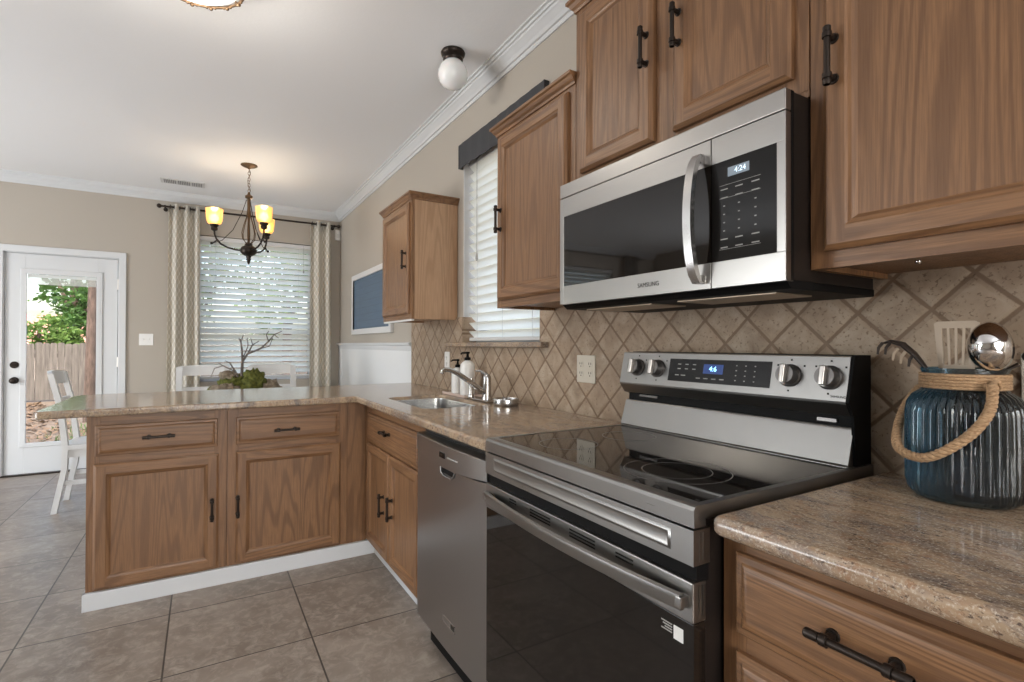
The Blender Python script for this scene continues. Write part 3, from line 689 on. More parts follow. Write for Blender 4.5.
npl = obj('nameplate', MB().box(DX - .0055, DX, 1.60, 1.695, .222, .242, .0008), BLKPANEL, dp)
obj('nameplate_border', MB().box(DX - .0062, DX, 1.597, 1.698, .2415, .2445).box(DX - .0062, DX, 1.597, 1.698, .2195, .2225).box(DX - .0062, DX, 1.597, 1.600, .2195, .2445).box(DX - .0062, DX, 1.695, 1.698, .2195, .2445), CHROME, npl)
obj('toe_kick', MB().box(.80, .82, DY0 + .004, DY1 - .004, .004, .128), BLACK, dw)

# ------------------------------------------------------------------ range
RY0, RY1, RX = .598, 1.3555, .7245
rg = thing('range', 'freestanding stainless electric range with black glass cooktop', 'stove', (1.04, (RY0 + RY1) / 2, 0))
obj('body', MB().box(.758, 1.352, RY0 + .006, RY1 - .006, .06, .895, .002), UNDER, rg)
ZR = .924
ct = MB()
ct.prism([(RX, .885), (RX - .001, .915), (RX + .002, .9215), (RX + .008, ZR), (RX + .030, ZR - .001), (RX + .030, .885)], 'y', RY0, RY1)
for s0, s1 in ((RY0, RY0 + .016), (RY1 - .016, RY1)): ct.box(RX + .028, 1.345, s0, s1, .896, ZR - .0006, .002)
ct.box(1.255, 1.345, RY0 + .01, RY1 - .01, .896, ZR - .001)
obj('cooktop_frame', ct, STEEL, rg, 25)
gl = obj('cooktop_glass', MB().box(RX + .029, 1.262, RY0 + .0155, RY1 - .0155, .900, ZR - .0018), BLKGLASS, rg)
def ring_mb(cx, cy, r, wd=.0022, n=56):
    mb = MB(); z = ZR - .0016; vs = []; fs = []
    for k in range(n):
        a = 2 * PI * k / n
        for q in (r - wd / 2, r + wd / 2): vs.append((cx + q * math.cos(a), cy + q * math.sin(a), z)); 
    for k in range(n): a, b = 2 * k, 2 * ((k + 1) % n); fs.append((a, a + 1, b + 1, b))
    return mb.add(vs, fs)
for (cx, cy, rs) in ((.885, 1.165, (.082,)), (1.120, 1.17, (.08,)), (.905, .795, (.115, .075))):
    bu = None
    for r_ in rs:
        q = obj('burner_ring', ring_mb(cx, cy, r_), RINGM, gl)
obj('upper_panel', MB().prism([(RX - .002, .820), (RX - .002, .8815), (.765, .8815), (.765, .820)], 'y', RY0, RY1), STEEL, rg)
ep = MB(); rings(ep, facing_x(RX - .002), -RY1 + .05, -RY0 - .05, .834, .872, [(0, 0), (.004, .0022), (.007, .0022), (.011, -.0004 + .0006)], 0, 0, 0)
obj('embossed_border', ep, STEEL, rg)
for (xa, za, zb_) in ((.012, .826, .876), (.022, .826, .876), (.012, .73, .785), (.022, .73, .785)): obj('side_rib', MB().box(RX + xa, RX + xa + .004, RY0 - .0012, RY0, za, zb_), STEEL, rg)
obj('vent_gap', MB().box(RX + .010, .765, RY0 + .003, RY1 - .003, .788, .822), BLACK, rg)
od = obj('oven_door', MB().box(RX - .002, .757, RY0 + .001, RY1 - .001, .720, .791, .003), STEEL, rg)
vv = MB()
for (a, b) in ((1.215, 1.180), (1.112, 1.022), (.946, .856), (.792, .742)):
    n_ = 2 if b - a > -.06 else 3
    vv = MB()
    for k in range(n_): vv.box(RX - .0028, RX + .004, b, a, .777 - k * .0075, .7805 - k * .0075)
    obj('vent_slots', vv, SLOT, od)
obj('door_glass', MB().box(RX + .0005, .757, RY0 + .002, RY1 - .002, .205, .7195, .002), BLKGLASS, od)
iw = MB(); rings(iw, facing_x(RX + .0006), -RY1 + .16, -RY0 - .14, .32, .64, [(0, 0), (.002, .0003), (.004, .0003)], 0, 0, 0)
hd = MB(); hv = []; hf = []
for k in range(25):
    t = k / 24; y = RY1 - .02 - t * (RY1 - RY0 - .035); bow = 1 - (2 * t - 1) ** 2; x = RX - .016 - .024 * bow; zc = .759
    hv += [(x + .002, y, zc + .014), (x - .004, y, zc + .011), (x - .005, y, zc + .004), (x - .001, y, zc - .016), (x + .007, y, zc - .017), (x + .009, y, zc + .010)]
for k in range(24):
    for j in range(6): hf.append((k * 6 + j, k * 6 + (j + 1) % 6, (k + 1) * 6 + (j + 1) % 6, (k + 1) * 6 + j))
hf += [tuple(range(6)), tuple(24 * 6 + j for j in range(6))]
hd.add(hv, hf)
for y in (RY0 + .018, RY1 - .024): hd.box(RX - .022, RX, y - .008, y + .008, .748, .768, .003)
obj('oven_handle', hd, STEEL, od, 40)
st = obj('sticker', MB().box(RX - .0004, RX + .002, .622, .643, .677, .701), WPLATE, od, label='small white sticker')
sm_ = MB()
for k in range(4): sm_.box(RX - .0003, RX + .002, .647, .672 - (k % 3) * .004, .698 - k * .0048, .7002 - k * .0048)
obj('caution_print', sm_, MARK, od)
obj('storage_drawer', MB().box(RX, .757, RY0 + .001, RY1 - .001, .065, .198, .003), STEEL, rg)
for y in (RY0 + .06, RY1 - .06):
    for x in (.80, 1.28): obj('foot', MB().cyl((x, y, 0), (x, y, .062), .018, n=12), BLACK, rg)
# backguard
bg = MB()
bg.prism([(1.262, ZR - .003), (1.258, ZR + .004), (1.268, .960), (1.281, 1.004), (1.285, 1.010), (1.30, 1.010), (1.30, ZR - .003)], 'y', RY0 + .014, RY1 - .002)
obj('backguard', bg, STEEL, rg, 20)
obj('backguard_gap', MB().box(1.296, 1.32, RY0 + .012, RY1 - .004, 1.005, 1.045), BLACK, rg)
obj('vent_louver', MB().box(1.290, 1.30, RY0 + .055, RY0 + .10, 1.018, 1.026), KNOBD, rg); obj('vent_louver', MB().box(1.290, 1.30, RY1 - .14, RY1 - .06, 1.024, 1.031), KNOBD, rg)
TILT = math.atan2(.022, .105)
cp = MB().prism([(1.283, 1.176), (1.276, 1.174), (1.2545, 1.072), (1.256, 1.066), (1.276, 1.038), (1.283, 1.036), (1.32, 1.036), (1.32, 1.176)], 'y', RY0 + .016, RY1)
cso = obj('control_console', cp, STEEL, rg, 20)
obj('console_end', MB().prism([(1.281, 1.178), (1.2515, 1.070), (1.276, 1.034), (1.283, .912), (1.352, .912), (1.352, 1.178)], 'y', RY0 + .009, RY0 + .016), BLACK, rg)
obj('console_back', MB().box(1.318, 1.352, RY0 + .010, RY1, .90, 1.178), BLACK, rg)
# console surface frame: u=-Y, v along the slope, w out
sl_dir = Vector((1.276 - 1.2545, 0, 1.174 - 1.072)).normalized(); wn_ = Vector((-sl_dir.z, 0, sl_dir.x))
CM = Matrix(((0, sl_dir.x, wn_.x, 1.2545), (-1, 0, 0, 0), (0, sl_dir.z, wn_.z, 1.072), (0, 0, 0, 1)))
dpm = MB().box(-1.142, -.801, .018, .088, -.004, .0012, .0006, 0, CM)
def mark(u0, u1, v): dpm.box(u0, u1, v, v + .0028, .001, .0015, 0, 1, CM)
for i in range(3):
    for j in range(2): mark(-1.108 + i * .028, -1.096 + i * .028, .056 + j * .014)
    for j in range(4): mark(-.905 + i * .028, -.901 + i * .028, .030 + j * .014)
for i in range(4): mark(-1.035 + i * .027, -1.020 + i * .027, .030)
mark(-1.115, -1.10, .036); mark(-1.092, -1.075, .036)
dpn = obj('display_panel', dpm, [BLKPANEL, MARK], cso)
obj('clock_backing', MB().box(-1.012, -.945, .046, .074, 0, .0015, 0, 0, CM), LEDBG, dpn)
text('clock_digits', '4:6', .021, LED, dpn, CM @ Matrix.Translation((-.979, .060, .0018)))
text('maker_mark', 'SAMSUNG', .0075, SLOT, cso, CM @ Matrix.Translation((-.632, .010, .0004)))
for y in (1.279, 1.190, .751, .655):
    K = CM @ Matrix.Translation((-y, .054, 0)); kb = obj('knob', MB().lathe([(.029, 0), (.029, .004), (.0255, .006), (.0235, .024), (.0225, .027), (0, .0275)], (0, 0, 0), 28, 0, K), [KNOBD], cso)
    obj('knob_grip', MB().box(-.0065, .0065, -.0235, .0235, .022, .040, .003, 0, K), KNOB, kb)
for y in (1.279, 1.190, .751, .655):
    for (du, dv) in ((0, .040), (-.034, .026), (.034, .026), (0, -.038)): obj('heat_mark', MB().box(-y + du - .0022, -y + du + .0022, .054 + dv - .0022, .054 + dv + .0022, 0, .0005, 0, 0, CM), SLOT, cso, 0)

# ------------------------------------------------------------------ microwave
MWX, MZ0, MZ1 = .994, 1.330, 1.7175
mw = thing('microwave', 'stainless over-the-range microwave under the oak wall cabinet', 'microwave', (1.2, .977, 1.32))
obj('casing', MB().box(1.022, 1.350, RY0 + .002, RY1 - .001, 1.333, MZ1 - .001, .002), UNDER, mw)
obj('rear_base', MB().box(1.10, 1.360, RY0 + .004, RY1 - .004, 1.316, 1.334, .003), BLACK, mw)
obj('front_lip', MB().prism([(1.004, 1.3295), (1.020, 1.316), (1.10, 1.316), (1.10, 1.336), (1.004, 1.336)], 'y', RY0 + .004, RY1 - .004), BLACK, mw)
obj('grease_filter', MB().box(1.06, 1.20, .66, .93, 1.3125, 1.3165, .001).box(1.06, 1.20, 1.02, 1.30, 1.3125, 1.3165, .001), MESHF, mw)
obj('top_vent_band', MB().box(MWX, 1.022, RY0, RY1, 1.6735, MZ1, .0025), STEELM, mw)
obj('side_panel', MB().box(1.012, 1.022, RY0 - .0005, RY0 + .01, MZ0 + .002, MZ1 - .002), BLACK, mw)
M_M = facing_x(MWX)
yS = .774
md = MB(); gy0, gy1, gz0_, gz1_ = yS + .0, 1.335, 1.389, 1.612
md.box(MWX, 1.021, 1.335, RY1, MZ0, 1.6715, .002); md.box(MWX, 1.021, yS + .0012, 1.335, gz1_, 1.6715, .001); md.box(MWX, 1.021, yS + .0012, 1.335, MZ0, gz0_, .001)
mdo = obj('door', md, STEELM, mw)
obj('door_window', MB().box(MWX + .0012, 1.02, yS + .0016, 1.3355, gz0_, gz1_), BLKGLASS, mdo)
hp = []
for k in range(17):
    t = k / 16; z = 1.343 + t * (1.640 - 1.343); b = 1 - (2 * t - 1) ** 2
    hp.append((MWX - .012 - .034 * b ** .6, .800, z))
hmb = MB(); hv = []; hf = []
for (x, y, z) in hp: hv += [(x - .007, y - .011, z), (x - .007, y + .011, z), (x + .006, y + .012, z), (x + .006, y - .012, z)]
for k in range(16):
    for j in range(4): hf.append((k * 4 + j, k * 4 + (j + 1) % 4, (k + 1) * 4 + (j + 1) % 4, (k + 1) * 4 + j))
hf += [(3, 2, 1, 0), (64, 65, 66, 67)]
hmb.add(hv, hf)
for z in (1.352, 1.630): hmb.box(MWX - .016, MWX, .790, .810, z - .010, z + .010, .002)
obj('handle', hmb, STEELH, mdo, 40)
text('maker_mark', 'SAMSUNG', .0165, SLOT, mdo, M_M @ Matrix.Translation((-.968, 1.358, .0004)))
cpm = MB(); cpm.box(MWX, 1.021, RY0, yS - .0012, 1.612, 1.6715, .001); cpm.box(MWX, 1.021, RY0, yS - .0012, MZ0, gz0_, .001); cpm.box(MWX, 1.021, RY0, .617, gz0_, 1.612, .001)
cpo = obj('control_side', cpm, STEELM, mw)
kpm = MB().box(MWX + .0008, 1.02, .6165, yS - .0012, gz0_, 1.612)
for j in range(8):
    for u in (-.740, -.703, -.664):
        z = 1.548 - j * .0185; wd = .009 if j < 2 or j > 5 else .0022; kpm.box(u - wd, u + wd, z - .0012, z + .0012, -.0009, -.0004, 0, 1, M_M)
for z in (1.557, 1.528, 1.414): kpm.box(-.752, -.652, z, z + .0007, -.0009, -.0004, 0, 1, M_M)
kp = obj('keypad', kpm, [BLKPANEL, MARK], cpo)
obj('clock_backing', MB().box(-.7305, -.6785, 1.574, 1.594, -.0008, -.0002, 0, 0, M_M), MWLBG, kp)
text('clock_digits', '4:24', .0165, MWLED, kp, M_M @ Matrix.Translation((-.700, 1.584, 0)))
# ------------------------------------------------------------------ wall cabinets
UX = 1.0825; MU = facing_x(UX)
def crown(cab, y0, y1, z, x=UX, ends=(1, 1), h=.042, pr=.027):
    prof = [(0, 0), (.005, .001), (.007, .010), (.014, .017), (.020, .028), (pr, .032), (pr, h), (0, h)]
    mb = MB(); e0, e1 = ends
    ex = XW - .002
    def path(o): return [(ex, y1 + o * e1), (x - o, y1 + o * e1), (x - o, y0 - o * e0), (ex, y0 - o * e0)]
    vs = []; n = len(prof)
    for (o, dz) in prof: vs += [(px, py, z + dz) for px, py in path(o)]
    fs = []
    for i in range(n - 1):
        for k in range(3): fs.append((i * 4 + k, i * 4 + k + 1, (i + 1) * 4 + k + 1, (i + 1) * 4 + k))
    fs += [(0, 1, 2, 3), tuple(range((n - 1) * 4, n * 4)), tuple(i * 4 for i in range(n)), tuple(i * 4 + 3 for i in range(n))]
    mb.add(vs, fs); return obj('crown', mb, OAKY, cab, 12)
def wall_cab(label, y0, y1, z0, z1, doors, stiles, rails, ends, fw_=.055, body_mat=None):
    c = thing('wall_cabinet', label, 'cabinet', (1.24, (y0 + y1) / 2, z0), 'oak wall cabinets on the right wall')
    obj('body', MB().box(UX + .020, XW - .004, y0 + .0155, y1 - .0155, z0 + .012, z1 - .001, .001).box(UX + .019, XW - .003, y0, y0 + .016, z0, z1).box(UX + .019, XW - .003, y1 - .016, y1, z0, z1), body_mat or OAKZ, c)
    add_frame(c, MU, OAKY, [(-b, -a) for a, b in stiles], [(-b, -a, c_, d_) for a, b, c_, d_ in rails], z0, z1)
    for (a, b, v0, v1, hy, hz) in doors: add_door(c, MU, OAKY, -b, -a, v0, v1, -hy if hy is not None else None, hz, fw_)
    crown(c, y0, y1, z1 - .004, ends=ends); return c
# small cabinet left of the window
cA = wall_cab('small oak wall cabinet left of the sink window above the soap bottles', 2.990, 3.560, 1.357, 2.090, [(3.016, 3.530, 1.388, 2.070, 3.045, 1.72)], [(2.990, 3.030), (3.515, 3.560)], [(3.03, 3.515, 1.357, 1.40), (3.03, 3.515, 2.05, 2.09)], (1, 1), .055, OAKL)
obj('light_rail', MB().box(UX + .002, UX + .020, 3.0, 3.555, 1.345, 1.3565, .001), WHITE, cA, label='bottom strip, pale for a painted reflection')  # white colour stands in for a bright reflection along the bottom rail
cB = wall_cab('tall oak wall cabinet between the sink window and the microwave', 1.387, 1.930, 1.357, 2.094, [(1.420, 1.905, 1.388, 2.074, 1.868, 1.722)], [(1.387, 1.435), (1.890, 1.930)], [(1.435, 1.89, 1.357, 1.40), (1.435, 1.89, 2.055, 2.094)], (0, 1))
cC = wall_cab('two-door oak wall cabinet directly above the microwave', .6005, 1.385, 1.735, 2.330, [(1.026, 1.350, 1.770, 2.300, 1.043, 2.031), (.632, .955, 1.770, 2.300, .929, 2.033)], [(.6005, .660), (.945, 1.035), (1.330, 1.385)], [(.66, .945, 1.735, 1.79), (1.035, 1.33, 1.735, 1.79), (.66, .945, 2.28, 2.33), (1.035, 1.33, 2.28, 2.33)], (0, 1))
obj('scalloped_stile', MB().add(*(lambda pts: ([(UX + .001, y, z) for y, z in pts] + [(UX + .019, y, z) for y, z in pts], [tuple(range(len(pts))), tuple(range(len(pts), 2 * len(pts)))] + [(i, (i + 1) % len(pts), len(pts) + (i + 1) % len(pts), len(pts) + i) for i in range(len(pts))]))([(.6005, 1.74), (.6005, 1.722), (.612, 1.719), (.622, 1.724), (.632, 1.733), (.645, 1.736), (.645, 1.74)])), OAKZ, cC)
cD = wall_cab('tall oak wall cabinet at the right above the blue jar', -.330, .598, 1.357, 2.330, [(.120, .566, 1.391, 2.300, .542, 1.766), (-.294, .112, 1.393, 2.300, -.27, 1.782)], [(.552, .598), (.095, .137), (-.33, -.285)], [(.137, .552, 1.357, 1.41), (-.285, .095, 1.357, 1.41), (.137, .552, 2.28, 2.33), (-.285, .095, 2.28, 2.33)], (1, 0), .056)
obj('screw', MB().sphere((1.20, .455, 1.3665), .006, 10, 6), CHROME, cD)

# ------------------------------------------------------------------ valance, outlets, small wall things
va = MB(); n = 28; vs = []; fs = []
for k in range(n + 1):
    y = 1.985 + (2.925 - 1.985) * k / n; wv = .004 * math.sin(k * 1.9) + .002 * math.sin(k * 4.1)
    vs += [(XW - .030 + wv, y, 2.442 + wv * .6), (XW - .030 + wv * 1.4, y, 2.292 + .004 * math.sin(k * 2.3)), (XW - .024 + wv * 1.4, y, 2.292 + .004 * math.sin(k * 2.3)), (XW - .024 + wv, y, 2.442 + wv * .6)]
for k in range(n):
    for j in range(4): fs.append((k * 4 + j, k * 4 + (j + 1) % 4, (k + 1) * 4 + (j + 1) % 4, (k + 1) * 4 + j))
fs += [(0, 1, 2, 3), tuple(n * 4 + j for j in range(4))]
va.add(vs, fs); va.box(XW - .030, XW, 1.983, 1.989, 2.296, 2.444, .001); va.box(XW - .030, XW, 2.920, 2.926, 2.296, 2.440, .001)
tag(obj('valance', va, VAL), 'charcoal fabric valance across the top of the sink window', 'valance')

def outlet_plate(name, label, M, w_, h_, mat, slots, cat='outlet'):
    t = thing(name, label, cat, tuple(M @ Vector((0, 0, 0)))); b = MB().box(-w_ / 2, w_ / 2, -h_ / 2, h_ / 2, 0, .006, .0025, 0, M)
    obj('cover_plate', b, mat, t)
    for kind, u, v in slots:
        q = MB()
        if kind == 'duplex':
            for s_ in (-1, 1):
                f_ = MB().lathe([(.0165, 0), (.0165, .0015), (0, .0016)], (u, v + s_ * .0195, .006), 20, 0, M); fo = obj('socket', f_, mat, t)
                sl_ = MB().box(u - .008, u - .0055, v + s_ * .0195 - .001, v + s_ * .0195 + .008, .0074, .0082, 0, 0, M).box(u + .0055, u + .008, v + s_ * .0195 - .001, v + s_ * .0195 + .008, .0074, .0082, 0, 0, M).lathe([(.0026, .0), (.0026, .0008), (0, .0009)], (u, v + s_ * .0195 - .008, .0074), 10, 0, M)
                obj('socket_slots', sl_, SLOT, fo)
        elif kind == 'toggle':
            obj('toggle', MB().box(u - .006, u + .006, v - .012, v + .012, .005, .0075, .001, 0, M).box(u - .004, u + .004, v - .002, v + .010, .006, .017, .002, 0, M), mat, t)
    return t
def wx(y, z): return facing_x(TX) @ Matrix.Translation((-y, z, 0))
outlet_plate('wall_outlet', 'ivory double outlet plate on the tile left of the range', wx(1.686, 1.100), .118, .115, PLATE, [('duplex', -.029, 0), ('duplex', .029, 0)])
outlet_plate('wall_outlet', 'narrow white outlet plate on the tile left of the soap bottles', wx(3.115, 1.095), .075, .117, WPLATE, [('duplex', 0, 0)])
outlet_plate('wall_outlet', 'outlet plate on the tile at the right edge behind the jar', wx(.312, 1.128), .080, .117, PLATE, [('duplex', 0, 0)])
outlet_plate('light_switch', 'white double light switch on the wall right of the back door', facing_y(YF) @ Matrix.Translation((-.489, 1.242, 0)), .118, .117, WPLATE, [('toggle', -.023, 0), ('toggle', .023, 0)], 'switch')
sen = tag(obj('motion_sensor', MB().prism([(1.330, YF), (1.388, YF), (1.388, YF - .03), (1.372, YF - .045), (1.346, YF - .045), (1.330, YF - .03)], 'z', 2.43, 2.548), WPLATE), 'small white sensor box high in the far right corner', 'sensor')
obj('sensor_lens', MB().box(1.347, 1.371, YF - .047, YF - .044, 2.455, 2.50, .002), WHITE, sen)
# picture on the right wall
pc = thing('framed_board', 'blue board in a white frame left of the small wall cabinet', 'picture', (XW, 4.94, 1.3))
fr = MB(); a0, a1, b0, b1 = 4.268, 5.610, 1.302, 1.924
for (y0_, y1_, z0_, z1_) in ((a0, a0 + .055, b0, b1), (a1 - .055, a1, b0, b1), (a0 + .055, a1 - .055, b0, b0 + .055), (a0 + .055, a1 - .055, b1 - .055, b1)): fr.box(XW - .032, XW - .001, y0_, y1_, z0_, z1_, .004)
obj('frame', fr, WHITE, pc); obj('blue_board', MB().box(XW - .016, XW - .001, a0 + .054, a1 - .054, b0 + .054, b1 - .054), BOARD, pc)

# ------------------------------------------------------------------ curtains and rod
RZ, RYc = 2.578, 6.205
rod = thing('curtain_rod', 'dark curtain rod above the dining window', 'curtain rod', (.49, RYc, RZ))
obj('pole', MB().tube([(-.375, RYc, RZ), (1.345, RYc, RZ)], .010, 12), BRONZE, rod)
for x in (-.385, 1.352): obj('finial', MB().sphere((x, RYc, RZ), .022, 14, 10).cyl((x + (.02 if x < 0 else -.02), RYc, RZ), (x, RYc, RZ), .013, n=12), BRONZE, rod)
for x in (-.335, 1.30): obj('bracket', MB().tube([(x, YF, RZ - .012), (x, RYc + .012, RZ - .012)], .006, 8).cyl((x, YF, RZ - .012), (x, YF - .006, RZ - .012), .02, n=14).cyl((x - .006, RYc, RZ), (x + .006, RYc, RZ), .0155, n=12), BRONZE, rod)
def curtain(label, x0, x1, folds, yc, zt, mat, zb=.02):
    n = folds * 16; vs = []; fs = []; uv = []
    t = thing('curtain', label, 'curtain', ((x0 + x1) / 2, yc, zb))
    rows = 12; cl = (x1 - x0) * 1.9
    for j in range(rows + 1):
        z = zt + (zb - zt) * j / rows; gath = 1 + .10 * j / rows
        for k in range(n + 1):
            q = k / n; x = (x0 + x1) / 2 + (q - .5) * (x1 - x0) * gath
            y = yc + (.034 + .004 * math.sin(j * .9 + k * .2)) * math.sin(2 * PI * folds * q + .15 * math.sin(j * .7)) - .002
            vs.append((x, y, z)); uv.append((q * cl, z))
    m = n + 1
    for j in range(rows):
        for k in range(n): fs.append((j * m + k, j * m + k + 1, (j + 1) * m + k + 1, (j + 1) * m + k))
    me = bpy.data.meshes.new('cloth'); off = Vector(OFF[t.name]); me.from_pydata([Vector(v) - off for v in vs], [], fs); ul = me.uv_layers.new(name='UVMap')
    for l in me.loops: ul.data[l.index].uv = uv[l.vertex_index]
    for p in me.polygons: p.use_smooth = True
    me.materials.append(mat); o = bpy.data.objects.new('cloth', me); C.objects.link(o); o.parent = t
    sd_ = o.modifiers.new('thickness', 'SOLIDIFY'); sd_.thickness = .0015; sd_.offset = 0
    for k in range(folds * 2):
        q = (k + .5) / (folds * 2) ; 
        x = (x0 + x1) / 2 + (q - .5) * (x1 - x0)
        x = x0 + (x1 - x0) * k / (folds * 2) + .004 if k else x0 + .012
        gr = MB().tube([(x + .002 * math.sin(a), RYc + .020 * math.cos(a), zt - .028 + .020 * math.sin(a)) for a in [2 * PI * i / 16 for i in range(16)]], .0035, 6, closed=True)
        obj('grommet', gr, BRONZE, t)
    return t
curtain('cream trellis-pattern curtain on the left side of the dining window', -.305, -.035, 3, RYc, RZ + .028, CURT)
curtain('cream trellis-pattern curtain on the right side of the dining window', 1.045, 1.262, 2, RYc, RZ + .028, CURT)
rod2 = thing('curtain_rod', 'dark curtain rod above the living room window', 'curtain rod', (-3.0, RYc, 2.62))
obj('pole', MB().tube([(-4.3, RYc, 2.62), (-2.0, RYc, 2.62)], .010, 10), BRONZE, rod2)
for x in (-4.22, -2.05): obj('bracket', MB().tube([(x, YF, 2.61), (x, RYc + .01, 2.61)], .006, 8), BRONZE, rod2)
RZ_keep = RZ
curtain('grey curtain beside the living room window', -4.15, -3.85, 3, RYc, 2.648, GREYFAB)

# ------------------------------------------------------------------ ceiling things
vt = thing('ceiling_vent', 'white air vent in the ceiling left of the chandelier', 'vent', (-.173, 5.82, ZC))
obj('vent_frame', MB().box(-.352, .006, 5.735, 5.90, ZC - .007, ZC - .0002, .003), WHITE, vt)
lv = MB()
for k in range(22):
    x = -.325 + k * .0142
    if k % 8 == 7: continue
    lv.box(x, x + .007, 5.758, 5.877, ZC - .0085, ZC - .006)
obj('louver_slots', lv, plain('grey_vent_slots', (.22, .22, .22), .6), vt)

gl_ = thing('globe_ceiling_light', 'dark bronze ceiling light with white glass globe near the right wall', 'light', (1.118, 2.476, ZC))
gx, gy = 1.118, 2.476
obj('base', MB().lathe([(0, 0), (.060, 0), (.064, -.008), (.060, -.020), (.050, -.028), (.050, -.036), (.053, -.042), (.048, -.052), (0, -.053)], (gx, gy, ZC), 32), BRONZE, gl_)
obj('globe', MB().lathe([(.040, -.046), (.050, -.058), (.068, -.080), (.0775, -.108), (.0775, -.132), (.068, -.160), (.050, -.180), (.026, -.192), (0, -.196)], (gx, gy, ZC), 32), OPAL, gl_, 60)

fl = thing('flush_ceiling_light', 'lit flush ceiling light with scrolled bronze rim at the top edge', 'light', (-.04, 2.385, ZC))
fx, fy, FR = -.04, 2.385, .178
obj('canopy', MB().lathe([(0, 0), (.12, 0), (.125, -.02), (.16, -.05), (.165, -.075), (0, -.076)], (fx, fy, ZC), 40), BRASS, fl)
obj('glass_bowl', MB().lathe([(.166, -.076), (.164, -.092), (.14, -.112), (.09, -.126), (.04, -.131), (0, -.132)], (fx, fy, ZC), 40), FROST, fl, 60)
rm = MB().tube([(fx + FR * math.cos(a), fy + FR * math.sin(a), ZC - .095) for a in [2 * PI * k / 48 for k in range(48)]], .006, 8, closed=True)
for k in range(12): a = 2 * PI * k / 12; rm.tube([(fx + .16 * math.cos(a), fy + .16 * math.sin(a), ZC - .07), (fx + FR * math.cos(a), fy + FR * math.sin(a), ZC - .095)], .004, 6)
rimo = obj('rim', rm, BRASS, fl)
for k in range(16):
    a = 2 * PI * k / 16 + .05; px, py = fx + FR * math.cos(a), fy + FR * math.sin(a)
    obj('scroll', MB().sphere((px, py, ZC - .101), .0085, 8, 6).sphere((px - .016 * math.sin(a), py + .016 * math.cos(a), ZC - .098), .006, 8, 6).sphere((px + .016 * math.sin(a), py - .016 * math.cos(a), ZC - .098), .006, 8, 6), BRASS, rimo)
def lamp(name, loc, power, r, col):
    d = bpy.data.lights.new(name, 'POINT'); d.energy = power; d.shadow_soft_size = r; d.color = col; o = bpy.data.objects.new(name, d); C.objects.link(o); o.location = loc; return o
lamp('flush_lamp', (fx, fy, ZC - .17), 16, .10, (1, .93, .82))

# chandelier
cx, cy = .330, 4.955
ch = thing('chandelier', 'three-arm bronze chandelier with amber glass shades over the dining table', 'chandelier', (cx, cy, ZC))
obj('canopy', MB().lathe([(0, 0), (.064, 0), (.066, -.006), (.050, -.016), (.018, -.026), (.010, -.034), (0, -.035)], (cx, cy, ZC), 28), BRASS, ch)
cm = MB(); z = ZC - .030; k = 0
while z > 2.505:
    pts = []
    for i in range(12):
        a = 2 * PI * i / 12; u_, v_ = .009 * math.cos(a), .017 * math.sin(a)
        pts.append((cx + (u_ if k % 2 else 0), cy + (0 if k % 2 else u_), z - .017 + v_))
    cm.tube(pts, .0022, 5, closed=True); z -= .0255; k += 1
cm.tube([(cx + .012 * math.sin(q * .9), cy + .012 * math.cos(q * .9), ZC - .03 - q * .0215) for q in range(11)], .0018, 5)
obj('chain', cm, BRASS, ch)
obj('hub', MB().lathe([(0, 2.51), (.008, 2.505), (.012, 2.485), (.030, 2.472), (.030, 2.455), (.014, 2.445), (.010, 2.30), (.007, 2.12), (.012, 2.06)], (cx, cy, 0), 20), BRASS, ch)
cg = MB()
for k in range(6):
    a = 2 * PI * k / 6 + .3; prf = [(.012, 2.44), (.010, 2.37), (.016, 2.30), (.040, 2.22), (.056, 2.15), (.050, 2.10), (.022, 2.065)]
    cg.tube([(cx + r_ * math.cos(a), cy + r_ * math.sin(a), z_) for r_, z_ in prf], .0038, 6)
obj('wire_cage', cg, BRASS, ch)
obj('body', MB().lathe([(0, 2.075), (.02, 2.07), (.030, 2.06), (.032, 2.045), (.055, 2.030), (.066, 2.010), (.064, 1.985), (.045, 1.965), (.022, 1.955), (.016, 1.935), (.020, 1.925), (.012, 1.905), (.008, 1.89), (0, 1.882)], (cx, cy, 0), 24), BRONZE, ch)
for deg in (172, -68, 52):
    a = math.radians(deg); ca_, sa_ = math.cos(a), math.sin(a)
    def P(r_, z_): return (cx + r_ * ca_, cy + r_ * sa_, z_)
    arm = obj('arm', MB().tube([P(.05, 2.000), P(.10, 2.004), P(.16, 2.018), P(.21, 2.045), P(.242, 2.085), P(.255, 2.12), P(.258, 2.16)], .0075, 8).tube([P(.235, 2.078), P(.262, 2.052), P(.275, 2.046)], [.006, .005, .009], 8).sphere(P(.278, 2.046), .011, 10, 8).tube([P(.018, 2.44), P(.05, 2.33), P(.12, 2.17), P(.20, 2.075), P(.262, 2.050)], .0032, 6), BRONZE, ch)
    Rz = P(.258, 0)
    obj('cup', MB().lathe([(.010, 2.150), (.024, 2.158), (.026, 2.175), (.022, 2.182), (.034, 2.195), (.034, 2.206), (.020, 2.21), (0, 2.21)], Rz, 18), BRONZE, arm)
    sh = MB().lathe([(.032, 2.203), (.050, 2.214), (.059, 2.235), (.063, 2.265), (.0645, 2.305), (.067, 2.334), (.065, 2.335), (.062, 2.305), (.0605, 2.265), (.0565, 2.237), (.048, 2.217), (.029, 2.207)], Rz, 28)
    obj('glass_shade', sh, AMBER, arm, 60)
    obj('bulb', MB().lathe([(.012, 2.208), (.016, 2.220), (.030, 2.242), (.033, 2.264), (.026, 2.286), (0, 2.297)], Rz, 16), BULB, arm, 60)
    lamp('chandelier_lamp', (Rz[0], Rz[1], 2.345), 1.7, .03, (1, .86, .66))

